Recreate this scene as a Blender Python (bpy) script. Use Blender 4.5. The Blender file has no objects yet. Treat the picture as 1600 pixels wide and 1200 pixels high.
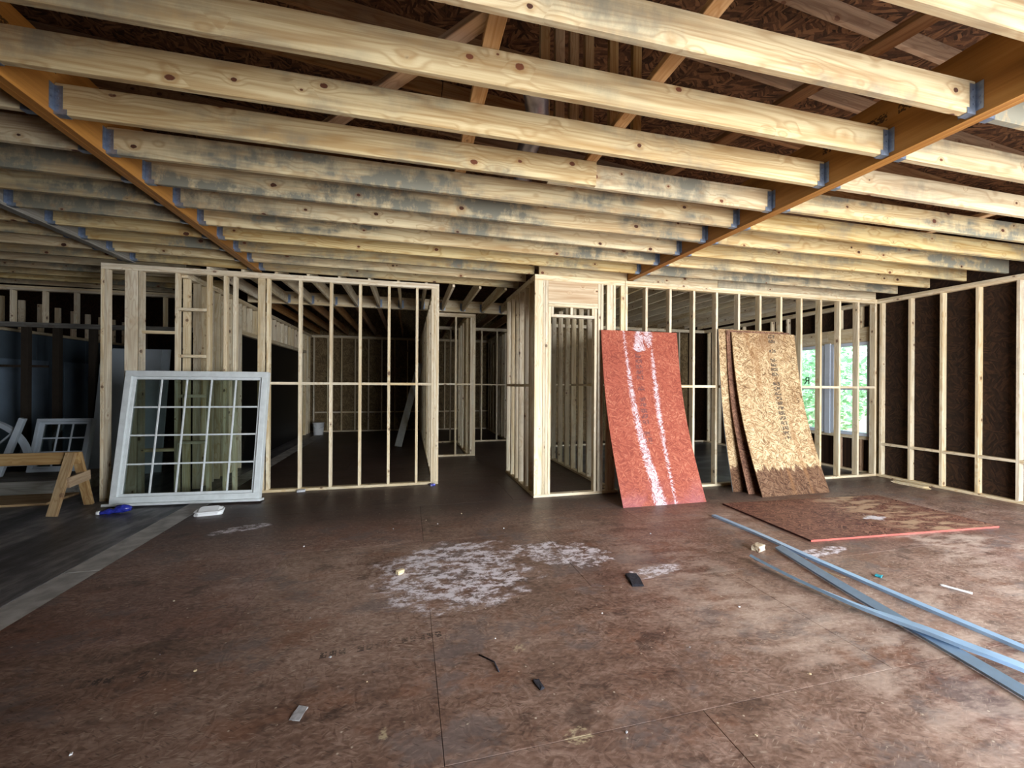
import bpy, bmesh, math, random
from mathutils import Vector, Matrix
random.seed(7)
R = math.radians
SC = bpy.context.scene
COL = SC.collection

# ------------------------------------------------------------------ camera, world, daylight, exposure
cam_d = bpy.data.cameras.new('camera')
cam = bpy.data.objects.new('camera', cam_d); COL.objects.link(cam)
cam.location = (0, 0, 1.55)
cam.rotation_euler = (Matrix.Rotation(R(-14.1), 3, 'Z') @ Matrix.Rotation(R(90), 3, 'X') @ Matrix.Rotation(R(0.35), 3, 'Z')).to_euler()
cam_d.sensor_width = 36.0; cam_d.lens = 643 / 1600 * 36
cam_d.clip_start = 0.05; cam_d.clip_end = 300
SC.camera = cam

world = bpy.data.worlds.new('sky'); SC.world = world; world.use_nodes = True
bg = world.node_tree.nodes['Background']
bg.inputs['Color'].default_value = (0.80, 0.93, 1.0, 1); bg.inputs['Strength'].default_value = 9.0

def area(name, loc, rot, sx, sy, power, col):
    d = bpy.data.lights.new(name, 'AREA'); d.shape = 'RECTANGLE'; d.size = sx; d.size_y = sy
    d.energy = power; d.color = col
    o = bpy.data.objects.new(name, d); COL.objects.link(o); o.location = loc; o.rotation_euler = rot
    return o
# daylight entering by the openings the building has behind and beside the camera
area('daylight_rear_opening', (4.25, -3.08, 1.4), (R(90), 0, 0), 4.7, 2.6, 960, (0.97, 0.98, 1.0))
area('daylight_side_opening', (7.75, 0.9, 1.3), (R(90), 0, R(90)), 2.8, 2.2, 120, (0.92, 0.97, 1.0))

vs = SC.view_settings
vs.view_transform = 'Standard'; vs.look = 'None'; vs.gamma = 1.0; vs.use_curve_mapping = False
vs.exposure = 0.0
cy = SC.cycles
cy.adaptive_threshold = 0.04; cy.use_light_tree = False
cy.max_bounces = 6; cy.diffuse_bounces = 3; cy.glossy_bounces = 2; cy.transmission_bounces = 3; cy.transparent_max_bounces = 8
cy.caustics_reflective = False; cy.caustics_refractive = False; cy.sample_clamp_indirect = 8.0

# ------------------------------------------------------------------ helpers: objects
def tag(o, label=None, cat=None, group=None, kind=None):
    if label: o['label'] = label
    if cat: o['category'] = cat
    if group: o['group'] = group
    if kind: o['kind'] = kind
    return o

def empty(name, loc=(0, 0, 0), rz=0.0):
    o = bpy.data.objects.new(name, None); COL.objects.link(o)
    o.location = loc; o.rotation_euler = (0, 0, rz); o.empty_display_size = 0.05
    return o

def struct(name, label, cat):
    return tag(empty(name), label, cat, kind='structure')

def link(name, me, mat, parent=None, mw=None):
    o = bpy.data.objects.new(name, me); COL.objects.link(o)
    if mat and not me.materials: me.materials.append(mat)
    if parent is not None:
        o.parent = parent
        pm = Matrix.LocRotScale(parent.location, parent.rotation_euler, parent.scale)
        if parent.parent is not None:
            pp = parent.parent
            pm = Matrix.LocRotScale(pp.location, pp.rotation_euler, pp.scale) @ parent.matrix_parent_inverse @ pm
        o.matrix_parent_inverse = pm.inverted()
    if mw is not None:
        l, r, s = mw.decompose(); o.location = l; o.rotation_euler = r.to_euler(); o.scale = s
    return o

_MC = {}
def box_mesh(L, w, h, mat, bev=0.003):
    """box centred on the origin, length along local X, width along Y, height along Z"""
    key = (round(L, 4), round(w, 4), round(h, 4), mat.name, bev)
    if key in _MC: return _MC[key]
    bm = bmesh.new()
    bmesh.ops.create_cube(bm, size=1.0)
    bmesh.ops.scale(bm, vec=(L, w, h), verts=bm.verts)
    b = min(bev, 0.3 * min(L, w, h))
    if b > 0: bmesh.ops.bevel(bm, geom=bm.edges[:], offset=b, segments=1, affect='EDGES')
    me = bpy.data.meshes.new('board'); bm.to_mesh(me); bm.free(); me.materials.append(mat)
    _MC[key] = me
    return me

def bar(name, p0, p1, w, h, mat, parent=None, up=(0, 0, 1), bev=0.003):
    """a board from p0 to p1 (centre line); h is measured along `up`, w across it"""
    p0, p1 = Vector(p0), Vector(p1)
    x = (p1 - p0); L = x.length; x.normalize()
    up = Vector(up); y = up.cross(x).normalized(); z = x.cross(y)
    m = Matrix((x, y, z)).transposed().to_4x4(); m.translation = (p0 + p1) / 2
    return link(name, box_mesh(L, w, h, mat, bev), mat, parent, m)

def bx(name, x0, x1, y0, y1, z0, z1, mat, parent=None, bev=0.003):
    """axis aligned board; its longest side is the grain direction"""
    dx, dy, dz = x1 - x0, y1 - y0, z1 - z0
    cx, cy, cz = (x0 + x1) / 2, (y0 + y1) / 2, (z0 + z1) / 2
    m = max(dx, dy, dz)
    if m == dx:   return bar(name, (x0, cy, cz), (x1, cy, cz), dy, dz, mat, parent, (0, 0, 1), bev)
    if m == dy:   return bar(name, (cx, y0, cz), (cx, y1, cz), dx, dz, mat, parent, (0, 0, 1), bev)
    if dx < dy: return bar(name, (cx, cy, z0), (cx, cy, z1), dy, dx, mat, parent, (1, 0, 0), bev)
    return bar(name, (cx, cy, z0), (cx, cy, z1), dx, dy, mat, parent, (0, 1, 0), bev)

def mesh_from(name, verts, faces, mat, smooth=False):
    me = bpy.data.meshes.new(name); me.from_pydata([tuple(v) for v in verts], [], faces); me.update()
    bm = bmesh.new(); bm.from_mesh(me); bmesh.ops.recalc_face_normals(bm, faces=bm.faces[:]); bm.to_mesh(me); bm.free()
    me.materials.append(mat)
    if smooth:
        for p in me.polygons: p.use_smooth = True
    return me

# ------------------------------------------------------------------ helpers: shader nodes
class NT:
    dim = '3D'
    def __init__(s, name):
        s.m = bpy.data.materials.new(name); s.m.use_nodes = True
        s.t = s.m.node_tree; s.b = s.t.nodes['Principled BSDF']
    def n(s, typ, **kw):
        nd = s.t.nodes.new(typ)
        for k, v in kw.items():
            if k.startswith('i_'): s.put(nd.inputs[k[2:]], v)
            else: setattr(nd, k, v)
        return nd
    def put(s, inp, v):
        if isinstance(v, bpy.types.NodeSocket): s.t.links.new(v, inp)
        else:
            if isinstance(v, (tuple, list)) and len(v) == 3 and inp.type == 'RGBA': v = (*v, 1)
            inp.default_value = v
    def math(s, op, a, b=0.0, c=None, clamp=False):
        nd = s.t.nodes.new('ShaderNodeMath'); nd.operation = op; nd.use_clamp = clamp
        s.put(nd.inputs[0], a); s.put(nd.inputs[1], b)
        if c is not None: s.put(nd.inputs[2], c)
        return nd.outputs[0]
    def vmath(s, op, a, b):
        nd = s.t.nodes.new('ShaderNodeVectorMath'); nd.operation = op
        s.put(nd.inputs[0], a); s.put(nd.inputs[1], b)
        return nd.outputs[0]
    def mapping(s, v, scale=(1, 1, 1), rot=(0, 0, 0), loc=(0, 0, 0)):
        nd = s.t.nodes.new('ShaderNodeMapping')
        s.put(nd.inputs['Vector'], v); nd.inputs['Scale'].default_value = scale
        nd.inputs['Rotation'].default_value = rot; nd.inputs['Location'].default_value = loc
        return nd.outputs[0]
    def noise(s, v, scale=5, detail=3, rough=0.55, dist=0.0):
        nd = s.n('ShaderNodeTexNoise', noise_dimensions=s.dim); s.put(nd.inputs['Vector'], v)
        nd.inputs['Scale'].default_value = scale; nd.inputs['Detail'].default_value = detail
        nd.inputs['Roughness'].default_value = rough; nd.inputs['Distortion'].default_value = dist
        return nd.outputs['Fac']
    def vor(s, v, scale=5, out='Distance', feature='F1', rand=1.0):
        nd = s.n('ShaderNodeTexVoronoi', feature=feature); s.put(nd.inputs['Vector'], v)
        nd.inputs['Scale'].default_value = scale; nd.inputs['Randomness'].default_value = rand
        return nd.outputs[out]
    def ss(s, v, a, b, lo=0.0, hi=1.0):
        nd = s.n('ShaderNodeMapRange', interpolation_type='SMOOTHSTEP'); s.put(nd.inputs['Value'], v)
        s.put(nd.inputs['From Min'], a); s.put(nd.inputs['From Max'], b)
        s.put(nd.inputs['To Min'], lo); s.put(nd.inputs['To Max'], hi)
        return nd.outputs['Result']
    def mix(s, f, a, b, mode='MIX'):
        nd = s.n('ShaderNodeMix', data_type='RGBA', blend_type=mode)
        s.put(nd.inputs[0], f); s.put(nd.inputs[6], a); s.put(nd.inputs[7], b)
        return nd.outputs[2]
    def ramp(s, v, stops):
        nd = s.n('ShaderNodeValToRGB'); s.put(nd.inputs['Fac'], v)
        e = nd.color_ramp.elements
        while len(e) < len(stops): e.new(0.5)
        for el, (p, c) in zip(e, stops): el.position = p; el.color = (*c, 1)
        return nd.outputs['Color']
    def curve(s, v, pts):
        nd = s.n('ShaderNodeFloatCurve'); s.put(nd.inputs['Value'], v)
        cv = nd.mapping.curves[0]
        cv.points[0].location = pts[0]; cv.points[1].location = pts[-1]
        for p in pts[1:-1]: cv.points.new(*p)
        nd.mapping.update()
        return nd.outputs['Value']
    def fin(s, col, rough=0.7, bump=None, bstr=0.2, bdist=0.01, metal=0.0, spec=0.35):
        s.put(s.b.inputs['Base Color'], col); s.put(s.b.inputs['Roughness'], rough)
        s.put(s.b.inputs['Metallic'], metal); s.put(s.b.inputs['Specular IOR Level'], spec)
        if bump is not None:
            bn = s.n('ShaderNodeBump'); bn.inputs['Strength'].default_value = bstr
            bn.inputs['Distance'].default_value = bdist
            s.put(bn.inputs['Height'], bump); s.t.links.new(bn.outputs[0], s.b.inputs['Normal'])
        return s.m

def srgb(r, g, b):
    f = lambda c: c / 12.92 if c <= 0.04045 else ((c + 0.055) / 1.055) ** 2.4
    return (f(r / 255), f(g / 255), f(b / 255))

def plain(name, col, rough=0.6, metal=0.0, spec=0.4, var=0.12, vscale=9):
    t = NT(name); tc = t.n('ShaderNodeTexCoord').outputs['Object']
    f = t.noise(tc, vscale, 4)
    c = t.mix(t.ss(f, 0.3, 0.7), tuple(x * (1 - var) for x in col), tuple(min(1, x * (1 + var)) for x in col))
    return t.fin(c, rough, None, 0.08, 0.004, metal, spec)

def pine(name, light, dark, stain=0.5, knots=1.0, ringscale=1.0, mold=(0.20, 0.195, 0.155)):
    t = NT(name)
    tc = t.n('ShaderNodeTexCoord').outputs['Object']
    rnd = t.n('ShaderNodeObjectInfo').outputs['Random']
    off = t.vmath('MULTIPLY', t.n('ShaderNodeCombineXYZ', i_X=rnd, i_Y=rnd, i_Z=rnd).outputs[0], (91.0, 37.0, 53.0))
    v = t.vmath('ADD', tc, off)
    # knots first: the rings bend round them
    kv = t.n('ShaderNodeTexVoronoi', feature='F1', i_Vector=t.mapping(v, (0.72, 1.0, 1.0)), i_Scale=7.0); ksz = t.n('ShaderNodeSeparateColor', i_Color=kv.outputs['Color'])
    kd = t.math('DIVIDE', kv.outputs['Distance'], t.math('MULTIPLY_ADD', ksz.outputs[0], 1.0, 0.45))
    kn = t.noise(v, 40, 2)
    kdd = t.math('ADD', kd, t.math('MULTIPLY', t.math('SUBTRACT', kn, 0.5), 0.06))
    # growth rings: stretched, warped bands
    warp = t.noise(t.mapping(v, (0.32, 4.6, 4.6)), 1.0 * ringscale, 2, 0.45)
    field = t.math('ADD', t.math('MULTIPLY', warp, 30.0), t.math('MULTIPLY', t.ss(kd, 0.0, 0.5, 2.4, 0.0), 1.0))
    rings = t.math('SINE', t.math('MULTIPLY', field, 3.2))
    ringm = t.math('POWER', t.math('MULTIPLY_ADD', rings, 0.5, 0.5), 3.5)
    fine = t.noise(t.mapping(v, (2.2, 95, 95)), 1.0, 3, 0.65)
    med = t.noise(t.mapping(v, (0.8, 14, 14)), 1.0, 3, 0.5)
    tone = t.math('ADD', t.math('MULTIPLY', med, 0.55), t.math('MULTIPLY', fine, 0.35))
    col = t.mix(t.ss(tone, 0.32, 0.56), dark, light)
    col = t.mix(t.math('MULTIPLY', ringm, 0.5), col, tuple(c * k for c, k in zip(dark, (0.80, 0.68, 0.55))))
    # each stick has its own warmth and lightness
    hv = t.n('ShaderNodeHueSaturation'); t.put(hv.inputs['Color'], col)
    t.put(hv.inputs['Value'], t.math('MULTIPLY_ADD', rnd, 0.22, 0.88))
    r2 = t.math('FRACT', t.math('MULTIPLY', rnd, 17.31))
    t.put(hv.inputs['Saturation'], t.math('MULTIPLY_ADD', r2, 0.4, 0.78))
    col = hv.outputs['Color']
    # grey-green blue stain on damp wood
    big = t.noise(t.mapping(v, (0.8, 3.0, 3.0)), 1.0, 4, 0.6)
    streak = t.noise(t.mapping(v, (7, 4, 4)), 1.0, 5, 0.72)
    sm = t.math('MULTIPLY', t.ss(big, 0.43, 0.66), t.ss(streak, 0.22, 0.74))
    amt = t.math('MULTIPLY', sm, t.math('MULTIPLY', t.math('MULTIPLY_ADD', t.math('FRACT', t.math('MULTIPLY', rnd, 7.77)), 0.7, 0.3), stain * 1.5), clamp=True)
    col = t.mix(amt, col, mold)
    k = t.math('MULTIPLY', t.ss(kdd, 0.085, 0.115, 1.0, 0.0), knots, clamp=True)
    col = t.mix(k, col, t.mix(ksz.outputs[1], (0.05, 0.022, 0.014), (0.16, 0.055, 0.026)))
    halo = t.math('MULTIPLY', t.ss(kdd, 0.11, 0.26, 0.35, 0.0), t.math('MULTIPLY', knots, t.ss(kdd, 0.10, 0.12)), clamp=True)
    col = t.mix(halo, col, tuple(c * m for c, m in zip(dark, (0.8, 0.6, 0.4))))
    return t.fin(col, 0.72, None, 0.12, 0.003, 0, 0.25)

def flakes(t, v, s=1.0):
    """three directions of wood strands, as on strand board"""
    wnoise = t.noise(v, 5 * s, 1)
    def layer(ang, sx, sy, seed):
        w = wnoise; wv = t.vmath('ADD', v, t.n('ShaderNodeCombineXYZ', i_X=t.math('MULTIPLY', w, 0.05), i_Y=t.math('MULTIPLY', w, -0.05)).outputs[0])
        mv = t.mapping(t.mapping(wv, (1, 1, 1), (0, 0, R(ang))), (sx * s, sy * s, 0.01), (0, 0, 0), (seed, seed * 2, 0))
        nd = t.n('ShaderNodeTexVoronoi', feature='F1', voronoi_dimensions='2D'); t.put(nd.inputs['Vector'], mv); nd.inputs['Scale'].default_value = 1.0
        return t.n('ShaderNodeSeparateColor', i_Color=nd.outputs['Color']).outputs[0]
    a, b, c = layer(20, 11, 52, 1.3), layer(-35, 12, 60, 5.1), layer(80, 14, 56, 9.7)
    sel = layer(50, 9, 16, 3.3)
    m1 = t.math('GREATER_THAN', sel, 0.42); m2 = t.math('GREATER_THAN', sel, 0.74)
    f = t.math('ADD', t.math('MULTIPLY', a, t.math('SUBTRACT', 1.0, m1)), t.math('MULTIPLY', b, m1))
    f = t.math('ADD', t.math('MULTIPLY', f, t.math('SUBTRACT', 1.0, m2)), t.math('MULTIPLY', c, m2))
    return f

def osb(name, stops, rough=0.75, use_uv=False, extra=None, s=1.0):
    t = NT(name); t.dim = '2D'
    tc = t.n('ShaderNodeTexCoord').outputs['UV' if use_uv else 'Object']
    rnd = t.n('ShaderNodeObjectInfo').outputs['Random']
    off = t.vmath('MULTIPLY', t.n('ShaderNodeCombineXYZ', i_X=rnd, i_Y=rnd, i_Z=0.0).outputs[0], (19.0, 31.0, 0.0))
    v = t.vmath('ADD', tc, off)
    f = flakes(t, v, s)
    n = t.noise(v, 2.2, 4, 0.6)
    fine = t.noise(t.mapping(v, (60, 60, 60)), 1, 2)
    val = t.math('ADD', t.math('MULTIPLY', f, 0.62), t.math('ADD', t.math('MULTIPLY', n, 0.42), t.math('MULTIPLY', t.math('SUBTRACT', fine, 0.5), 0.2)))
    col = t.ramp(val, stops)
    if extra: col = extra(t, tc, col, f, n)
    return t.fin(col, rough, None, 0.25, 0.004, 0, 0.25)

# ------------------------------------------------------------------ materials
PINE = pine('pine_joist', srgb(212, 196, 156), srgb(176, 150, 108), 1.5, 1.0)
STUD = pine('pine_stud', srgb(238, 226, 200), srgb(214, 194, 158), 0.30, 0.8, 1.3)
RAFT = pine('pine_rafter', srgb(176, 140, 104), srgb(138, 100, 70), 0.35, 0.8)
SAWH = pine('sawhorse_wood', srgb(186, 158, 118), srgb(150, 118, 80), 0.2, 0.6, 1.3)
BRACE = pine('brace_wood', srgb(214, 182, 146), srgb(184, 148, 110), 0.1, 0.4, 1.2)
GREYW = pine('weathered_grey_wood', srgb(150, 148, 142), srgb(112, 110, 105), 0.5, 0.3)

def lvl_mat():
    t = NT('laminated_veneer_lumber'); tc = t.n('ShaderNodeTexCoord').outputs['Object']
    a = t.noise(t.mapping(tc, (0.5, 30, 7)), 1, 4, 0.6); fine = t.noise(t.mapping(tc, (3, 160, 90)), 1, 2)
    col = t.ramp(t.math('ADD', t.math('MULTIPLY', a, 0.8), t.math('MULTIPLY', fine, 0.2)),
                 [(0.30, srgb(128, 84, 36)), (0.52, srgb(174, 122, 58)), (0.75, srgb(202, 152, 84))])
    # plies on the underside
    sp = t.n('ShaderNodeSeparateXYZ', i_Vector=tc)
    ply = t.math('SINE', t.math('MULTIPLY', sp.outputs['Y'], 900.0))
    nz = t.n('ShaderNodeSeparateXYZ', i_Vector=t.n('ShaderNodeTexCoord').outputs['Normal']).outputs['Z']
    under = t.math('LESS_THAN', nz, -0.5)
    col = t.mix(t.math('MULTIPLY', t.math('MULTIPLY', t.ss(ply, 0.2, 0.9), 0.5), under), col, srgb(120, 66, 16))
    # worn print along the upper half: dark blocks the size of letters
    lx = t.math('MULTIPLY', sp.outputs['X'], 16.0); lz = sp.outputs['Z']
    row = t.math('MULTIPLY', t.math('GREATER_THAN', lz, 0.045), t.math('LESS_THAN', lz, 0.10))
    cell = t.n('ShaderNodeTexWhiteNoise', noise_dimensions='1D', i_W=t.math('FLOOR', lx)).outputs['Value']
    word = t.noise(t.n('ShaderNodeCombineXYZ', i_X=t.math('MULTIPLY', sp.outputs['X'], 1.6)).outputs[0], 1, 0)
    sub = t.noise(t.mapping(tc, (55, 1, 60)), 1, 1)
    ink = t.math('MULTIPLY', t.math('MULTIPLY', row, t.math('GREATER_THAN', cell, 0.35)), t.math('MULTIPLY', t.math('GREATER_THAN', word, 0.5), t.ss(sub, 0.42, 0.5)))
    ink = t.math('MULTIPLY', ink, t.math('LESS_THAN', t.math('ABSOLUTE', nz), 0.5))
    col = t.mix(t.math('MULTIPLY', ink, 0.85), col, (0.012, 0.008, 0.005))
    return t.fin(col, 0.5, a, 0.1, 0.003, 0, 0.4)
LVL = lvl_mat()

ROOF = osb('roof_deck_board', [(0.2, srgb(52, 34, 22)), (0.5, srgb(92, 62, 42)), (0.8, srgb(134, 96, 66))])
DARKOSB = osb('damp_shaded_sheathing', [(0.2, srgb(34, 23, 16)), (0.55, srgb(46, 31, 21)), (0.9, srgb(66, 45, 30))], 0.85)  # water-stained brown, taken darker still to paint in its backlit shade
BACKOSB = osb('dry_sheathing_board', [(0.2, srgb(88, 72, 50)), (0.55, srgb(120, 100, 70)), (0.85, srgb(146, 124, 90))])
def header_x(t, tc, col, f, n): return col
HDR = pine('header_plywood', srgb(226, 202, 160), srgb(196, 158, 108), 0.15, 1.0, 0.6)

def uvsep(t, tc):
    sp = t.n('ShaderNodeSeparateXYZ', i_Vector=tc); return sp.outputs['X'], sp.outputs['Y']

def glyphs(t, u, v, u0, w, v0, v1, n=34, seed=0.0):
    """one line of smeared stamped print running up the sheet (too smeared to read)"""
    cell = t.math('MULTIPLY', v, float(n))
    fr = t.math('FRACT', cell); idf = t.math('FLOOR', cell)
    wn = t.n('ShaderNodeTexWhiteNoise', noise_dimensions='1D', i_W=t.math('ADD', idf, seed)).outputs['Value']
    uu = t.math('DIVIDE', t.math('SUBTRACT', u, u0), w)
    inside = t.math('MULTIPLY', t.ss(t.math('ABSOLUTE', uu), 0.5, 0.56, 1, 0), t.math('MULTIPLY', t.math('GREATER_THAN', v, v0), t.math('LESS_THAN', v, v1)))
    on = t.math('MULTIPLY', t.math('GREATER_THAN', wn, 0.16), t.math('LESS_THAN', fr, 0.72))
    cv = t.n('ShaderNodeCombineXYZ', i_X=t.math('MULTIPLY', uu, 2.6), i_Y=t.math('ADD', t.math('MULTIPLY', fr, 2.2), t.math('MULTIPLY', idf, 7.13))).outputs[0]
    stroke = t.ss(t.noise(cv, 1.3, 0), 0.38, 0.46)
    return t.math('MULTIPLY', t.math('MULTIPLY', inside, on), stroke)

# sheets use UV: u in metres across (0..1.22), v in metres up (0..2.44)
def red_x(t, tc, col, f, n):
    u, v = uvsep(t, tc)
    un = t.math('DIVIDE', u, 1.22); vn = t.math('DIVIDE', v, 2.44)
    fuzz = t.math('MULTIPLY', t.math('SUBTRACT', t.noise(tc, 70, 3), 0.5), 0.05)
    fuz2 = t.math('MULTIPLY', t.math('SUBTRACT', f, 0.5), 0.03)
    fz = t.math('ADD', fuzz, fuz2)
    def streak(cpts, wpts, soft=0.018):
        c = t.curve(vn, cpts); w = t.curve(vn, wpts)
        d = t.math('SUBTRACT', t.math('ABSOLUTE', t.math('SUBTRACT', un, c)), t.math('ADD', w, fz))
        return t.ss(d, -soft, soft, 1, 0)
    s1 = streak([(0, .46), (.15, .42), (.3, .385), (.5, .35), (.7, .325), (1, .285)], [(0, .045), (.1, .045), (.2, .045), (.4, .028), (.7, .016), (.85, .006), (1, .003)])
    s2 = streak([(0, .62), (.3, .645), (.5, .65), (.7, .652), (.85, .645), (1, .64)], [(0, .002), (.15, .006), (.4, .015), (.6, .020), (.8, .010), (.86, .0), (1, -.03)])
    top1 = streak([(0, .48), (1, .48)], [(0, -.2), (.86, -.1), (.88, .06), (.95, .05), (1, .032)])
    top2 = streak([(0, .60), (1, .60)], [(0, -.2), (.88, -.1), (.90, .0), (.95, .045), (1, .045)])
    bot = streak([(0, .43), (.1, .40), (1, .4)], [(0, .05), (.07, .03), (.11, -.03), (1, -.3)])
    m = t.math('MAXIMUM', t.math('MAXIMUM', s1, s2), t.math('MAXIMUM', bot, t.math('MAXIMUM', top1, top2)))
    g = glyphs(t, un, vn, 0.46, 0.08, 0.32, 0.90, 30)
    col = t.mix(t.math('MULTIPLY', g, 0.65), col, (0.10, 0.045, 0.05))
    low = t.math('MULTIPLY', t.ss(vn, 0.0, 0.16, 0.55, 0.0), t.ss(n, 0.3, 0.6))
    col = t.mix(low, col, srgb(150, 92, 100))
    spk = t.ss(t.math('ADD', t.math('MULTIPLY', f, 0.5), t.math('MULTIPLY', t.noise(tc, 55, 3), 0.7)), 0.34, 0.70, 0.10, 0.78)
    return t.mix(t.math('MULTIPLY', m, spk), col, srgb(214, 205, 214))
REDOSB = osb('red_coated_strand_board', [(0.10, srgb(122, 54, 40)), (0.42, srgb(148, 72, 54)), (0.66, srgb(162, 84, 64)), (0.95, srgb(188, 120, 94))], 0.65, True, red_x, 1.7)

def tan_x(t, tc, col, f, n):
    u, v = uvsep(t, tc)
    un = t.math('DIVIDE', u, 1.22); vn = t.math('DIVIDE', v, 2.44)
    edge = t.math('ADD', 0.15, t.math('MULTIPLY', t.math('SUBTRACT', t.noise(t.mapping(tc, (14, 3, 1)), 1, 3), 0.5), 0.10))
    damp = t.ss(t.math('SUBTRACT', vn, edge), -0.008, 0.012, 1, 0)
    col = t.mix(t.math('MULTIPLY', damp, 0.92), col, srgb(132, 106, 102), 'MULTIPLY')
    runs = t.math('MULTIPLY', t.ss(t.noise(t.mapping(tc, (6, 0.7, 1)), 1, 3), 0.56, 0.7), 0.45)
    col = t.mix(runs, col, srgb(140, 98, 60))
    topd = t.math('MULTIPLY', t.ss(vn, 0.82, 1.0, 0.0, 0.6), t.ss(n, 0.4, 0.62))
    col = t.mix(topd, col, srgb(110, 78, 52))
    g = glyphs(t, t.math('SUBTRACT', un, t.math('MULTIPLY', vn, 0.0)), vn, 0.60, 0.095, 0.32, 0.995, 32, 11.0)
    return t.mix(t.math('MULTIPLY', g, 0.82), col, (0.06, 0.045, 0.035))
TANOSB = osb('tan_strand_board', [(0.14, srgb(96, 70, 46)), (0.36, srgb(150, 120, 86)), (0.58, srgb(182, 154, 116)), (0.9, srgb(220, 198, 160))], 0.75, True, tan_x, 1.7)
OLDOSB = osb('stained_strand_board', [(0.15, srgb(70, 46, 36)), (0.5, srgb(112, 78, 62)), (0.85, srgb(150, 112, 90))], 0.75, True, None, 1.7)
def flat_x(t, tc, col, f, n):
    u, v = uvsep(t, tc)
    un = t.math('DIVIDE', u, 2.44); vn = t.math('DIVIDE', v, 1.22)
    pale = t.math('MULTIPLY', t.ss(t.math('ABSOLUTE', t.math('SUBTRACT', un, 0.72)), 0.06, 0.30, 1, 0), t.ss(t.noise(t.mapping(tc, (3, 9, 1)), 1, 4), 0.42, 0.62))
    col = t.mix(t.math('MULTIPLY', pale, 0.75), col, srgb(196, 166, 136))
    blob = t.ss(t.math('ADD', t.n('ShaderNodeVectorMath', operation='DISTANCE', i_Vector=t.n('ShaderNodeCombineXYZ', i_X=u, i_Y=v).outputs[0]).outputs['Value'] if False else
                 t.math('ADD', t.math('ABSOLUTE', t.math('SUBTRACT', un, 0.56)), t.math('ABSOLUTE', t.math('MULTIPLY', t.math('SUBTRACT', vn, 0.38), 0.8))),
                 t.math('MULTIPLY', t.math('SUBTRACT', t.noise(tc, 16, 3), 0.5), 0.12)), 0.03, 0.075, 1, 0)
    return t.mix(t.math('MULTIPLY', blob, 0.85), col, srgb(226, 224, 230))
FLATOSB = osb('damp_red_brown_strand_board', [(0.15, srgb(70, 40, 36)), (0.5, srgb(116, 76, 66)), (0.85, srgb(164, 120, 100))], 0.55, True, flat_x, 1.6)
REDEDGE = plain('red_sealed_edge', srgb(176, 84, 74), 0.7)

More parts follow.
